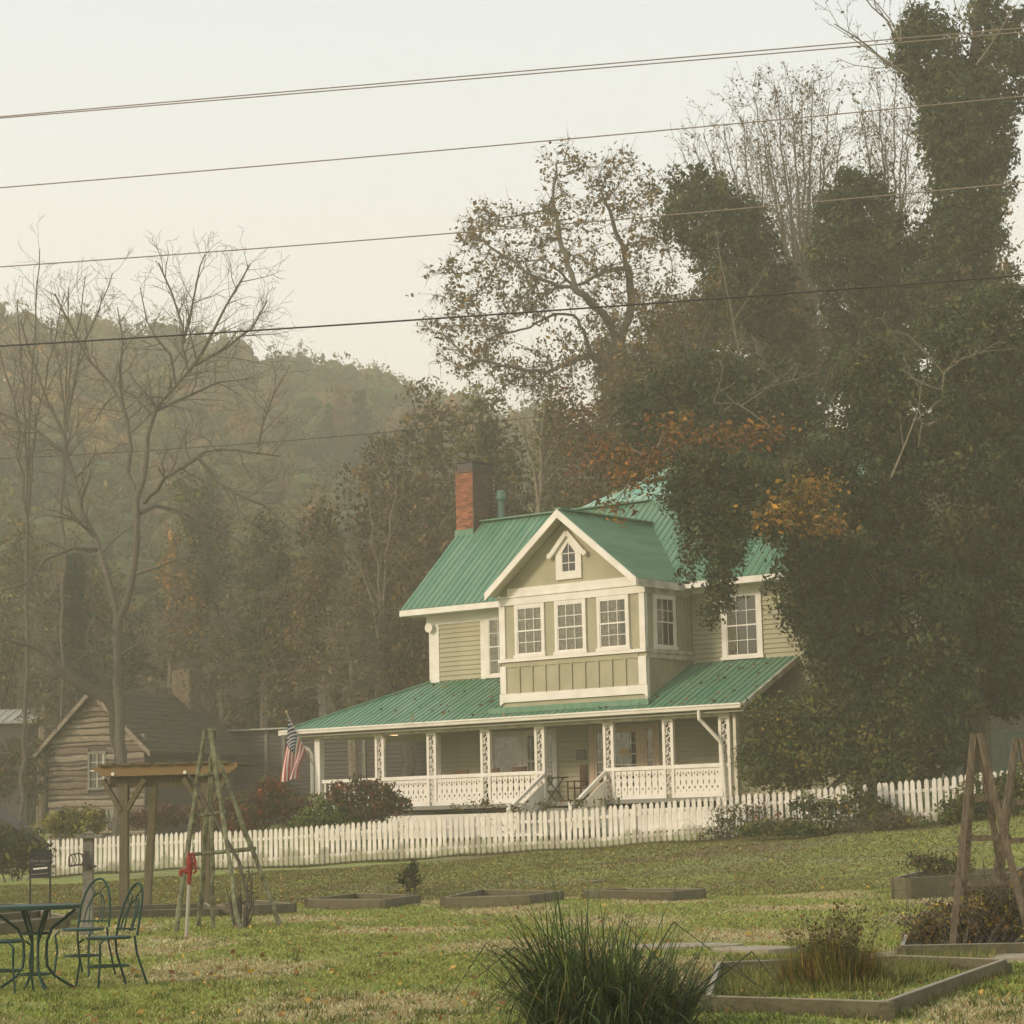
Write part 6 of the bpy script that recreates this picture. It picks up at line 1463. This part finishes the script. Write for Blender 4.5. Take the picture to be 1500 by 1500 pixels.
def lawn_blades():
    rng = np.random.default_rng(12); N = 420000
    Y = 1/np.sqrt(rng.uniform(1/62.0**2, 1/14.0**2, N)*1.0); Y = np.where(rng.uniform(size=N) < .5, rng.uniform(20, 62, N), Y)
    x = Y*rng.uniform(-.235, .235, N)
    v = np.sin(x*1.3+Y*.55)+np.sin(x*.5-Y*1.1+2)+np.sin(x*2.9+Y*1.9)*.6+rng.normal(size=N)*.5
    Z = np.array([ground(a, b_) for a, b_ in zip(x, Y)])
    yf = np.array([fence_Y(a) for a in x]); k = ((v > -1.9) | (Y > 45)) & (Y < yf+6); x, Y, Z, v = x[k], Y[k], Z[k], v[k]; n = len(x)
    h = rng.uniform(.012, .034, n)*(1+ (Y-14)*.012)
    lean = rng.normal(size=(n, 2))*.9; w = .0045 + Y*.00030
    base = np.stack([x, Y, Z], 1); a = rng.uniform(0, 6.28, n); sd = np.stack([np.cos(a), np.sin(a), np.zeros(n)], 1)*w[:, None]
    tip = base + np.stack([lean[:, 0]*h, lean[:, 1]*h, h], 1)
    P = np.stack([base-sd, base+sd, tip], 1)
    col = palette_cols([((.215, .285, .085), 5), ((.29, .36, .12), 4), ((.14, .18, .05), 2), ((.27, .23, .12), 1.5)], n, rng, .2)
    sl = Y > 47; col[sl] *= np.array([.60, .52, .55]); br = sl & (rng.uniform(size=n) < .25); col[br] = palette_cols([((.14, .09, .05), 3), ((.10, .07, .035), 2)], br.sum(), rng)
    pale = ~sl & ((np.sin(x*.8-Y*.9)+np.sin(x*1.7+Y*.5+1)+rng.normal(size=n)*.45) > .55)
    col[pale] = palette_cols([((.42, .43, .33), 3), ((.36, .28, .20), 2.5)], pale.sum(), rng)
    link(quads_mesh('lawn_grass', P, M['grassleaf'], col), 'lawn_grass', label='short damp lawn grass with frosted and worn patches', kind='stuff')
    m = 3200; Y = rng.uniform(16, 60, m); Y[::3] = rng.uniform(46, 60, len(Y[::3])); x = Y*rng.uniform(-.2, .23, m); pos = np.stack([x, Y, [ground(a, b_)+.03 for a, b_ in zip(x, Y)]], 1)
    link(quads_mesh('fallen_leaves', leaf_quads(pos, .05, rng, .5), M['leaf'], palette_cols([((.38, .26, .10), 3), ((.22, .12, .06), 3), ((.45, .33, .08), 1)], m, rng)), 'fallen_leaves', label='scattered yellow and brown fallen leaves on the lawn', kind='stuff')
    n = 26000; nc = 900; Yc = 1/np.sqrt(rng.uniform(1/60.0**2, 1/15.0**2, nc)); xc = Yc*rng.uniform(-.22, .23, nc); ii = rng.integers(nc, size=n)
    x = xc[ii] + rng.normal(size=n)*.05; Y = Yc[ii] + rng.normal(size=n)*.05; base = np.array([[a, b_, ground(a, b_)] for a, b_ in zip(x, Y)]); az = rng.uniform(0, 6.28, n); ln = rng.uniform(.1, .9, n)
    d = np.stack([np.cos(az)*np.sin(ln), np.sin(az)*np.sin(ln), np.cos(ln)], 1)
    Q, c = blades(base, d, rng.uniform(.04, .10, n), rng.uniform(.004, .008, n)+Y*.00008, rng.uniform(.1, .6, n), palette_cols([((.10, .14, .03), 4), ((.06, .085, .025), 4), ((.16, .18, .05), 2)], n, rng), 2)
    link(quads_mesh('weeds', Q, M['grassleaf'], c), 'weeds', label='coarse weed tufts scattered through the lawn', kind='stuff')
    # rough growth inside the large right bed and along the fence foot
    n = 16000; u = rng.uniform(size=n); w = rng.uniform(size=n); D_ = 17.4 + 4.6*w; pxs = 1040 + (1300-1040)*u + (w*150)*u + w*20
    base = np.array([gdepth(p_, d_) for p_, d_ in zip(pxs, D_)]); az = rng.uniform(0, 6.28, n); ln = rng.uniform(.1, .7, n)
    d = np.stack([np.cos(az)*np.sin(ln), np.sin(az)*np.sin(ln), np.cos(ln)], 1)
    Q, c = blades(base, d, rng.uniform(.07, .20, n), rng.uniform(.004, .008, n), rng.uniform(.1, .6, n), palette_cols([((.14, .18, .05), 4), ((.19, .17, .07), 2), ((.09, .11, .03), 2)], n, rng), 2)
    link(quads_mesh('bed_grass', Q, M['grassleaf'], c), 'bed_grass', label='rough grass filling the large timber bed at right', kind='stuff')
    pts = []
    for cs in BEDS:
        for i in range(len(cs)):
            a_, b_ = cs[i], cs[(i+1) % len(cs)]; m_ = int(np.linalg.norm(b_-a_)*150); t_ = rng.uniform(size=(m_, 1)); pts.append(a_ + (b_-a_)*t_ + rng.normal(size=(m_, 3))*np.array([.05, .05, 0]))
    base = np.concatenate(pts); base[:, 2] = [ground(p_[0], p_[1]) for p_ in base]; n = len(base); az = rng.uniform(0, 6.28, n); ln = rng.uniform(.1, .9, n)
    d = np.stack([np.cos(az)*np.sin(ln), np.sin(az)*np.sin(ln), np.cos(ln)], 1); far = base[:, 1]*.00012
    Q, c = blades(base, d, rng.uniform(.03, .13, n), rng.uniform(.004, .008, n)+far, rng.uniform(.1, .6, n), palette_cols([((.16, .21, .06), 4), ((.10, .13, .04), 4), ((.22, .17, .08), 2)], n, rng), 2)
    link(quads_mesh('edge_grass', Q, M['grassleaf'], c), 'edge_grass', label='untrimmed grass growing up against the timber bed boards', kind='stuff')
    n = 22000; xx = rng.uniform(-14, 13, n); off = rng.normal(size=n)*.35 - .15
    base = np.array([[a, fence_Y(a)+o_, ground(a, fence_Y(a)+o_)] for a, o_ in zip(xx, off)]); az = rng.uniform(0, 6.28, n); ln = rng.uniform(.1, .6, n)
    d = np.stack([np.cos(az)*np.sin(ln), np.sin(az)*np.sin(ln), np.cos(ln)], 1)
    Q, c = blades(base, d, rng.uniform(.04, .13, n), rng.uniform(.008, .016, n), rng.uniform(.1, .6, n), palette_cols([((.07, .09, .028), 4), ((.11, .08, .04), 3), ((.05, .06, .02), 2)], n, rng), 2)
    link(quads_mesh('verge_grass', Q, M['grassleaf'], c), 'verge_grass', label='rough grass along the foot of the picket fence', kind='stuff')
lawn_blades()

# ------------------------------------------------------------------ haze
hm = bpy.data.materials.new('haze_air'); hm.use_nodes = True; t = hm.node_tree; t.nodes.clear()
o = t.nodes.new('ShaderNodeOutputMaterial'); pv = t.nodes.new('ShaderNodeVolumePrincipled'); pv.inputs['Color'].default_value = HAZE_C; pv.inputs['Density'].default_value = HAZE_D
pv.inputs['Anisotropy'].default_value = .2
t.links.new(pv.outputs[0], o.inputs['Volume'])
hz_ = MB().box(-260, 260, -170, 720, -60, 105).obj('haze', hm, None, 'pale morning haze hanging in the valley', kind='stuff')
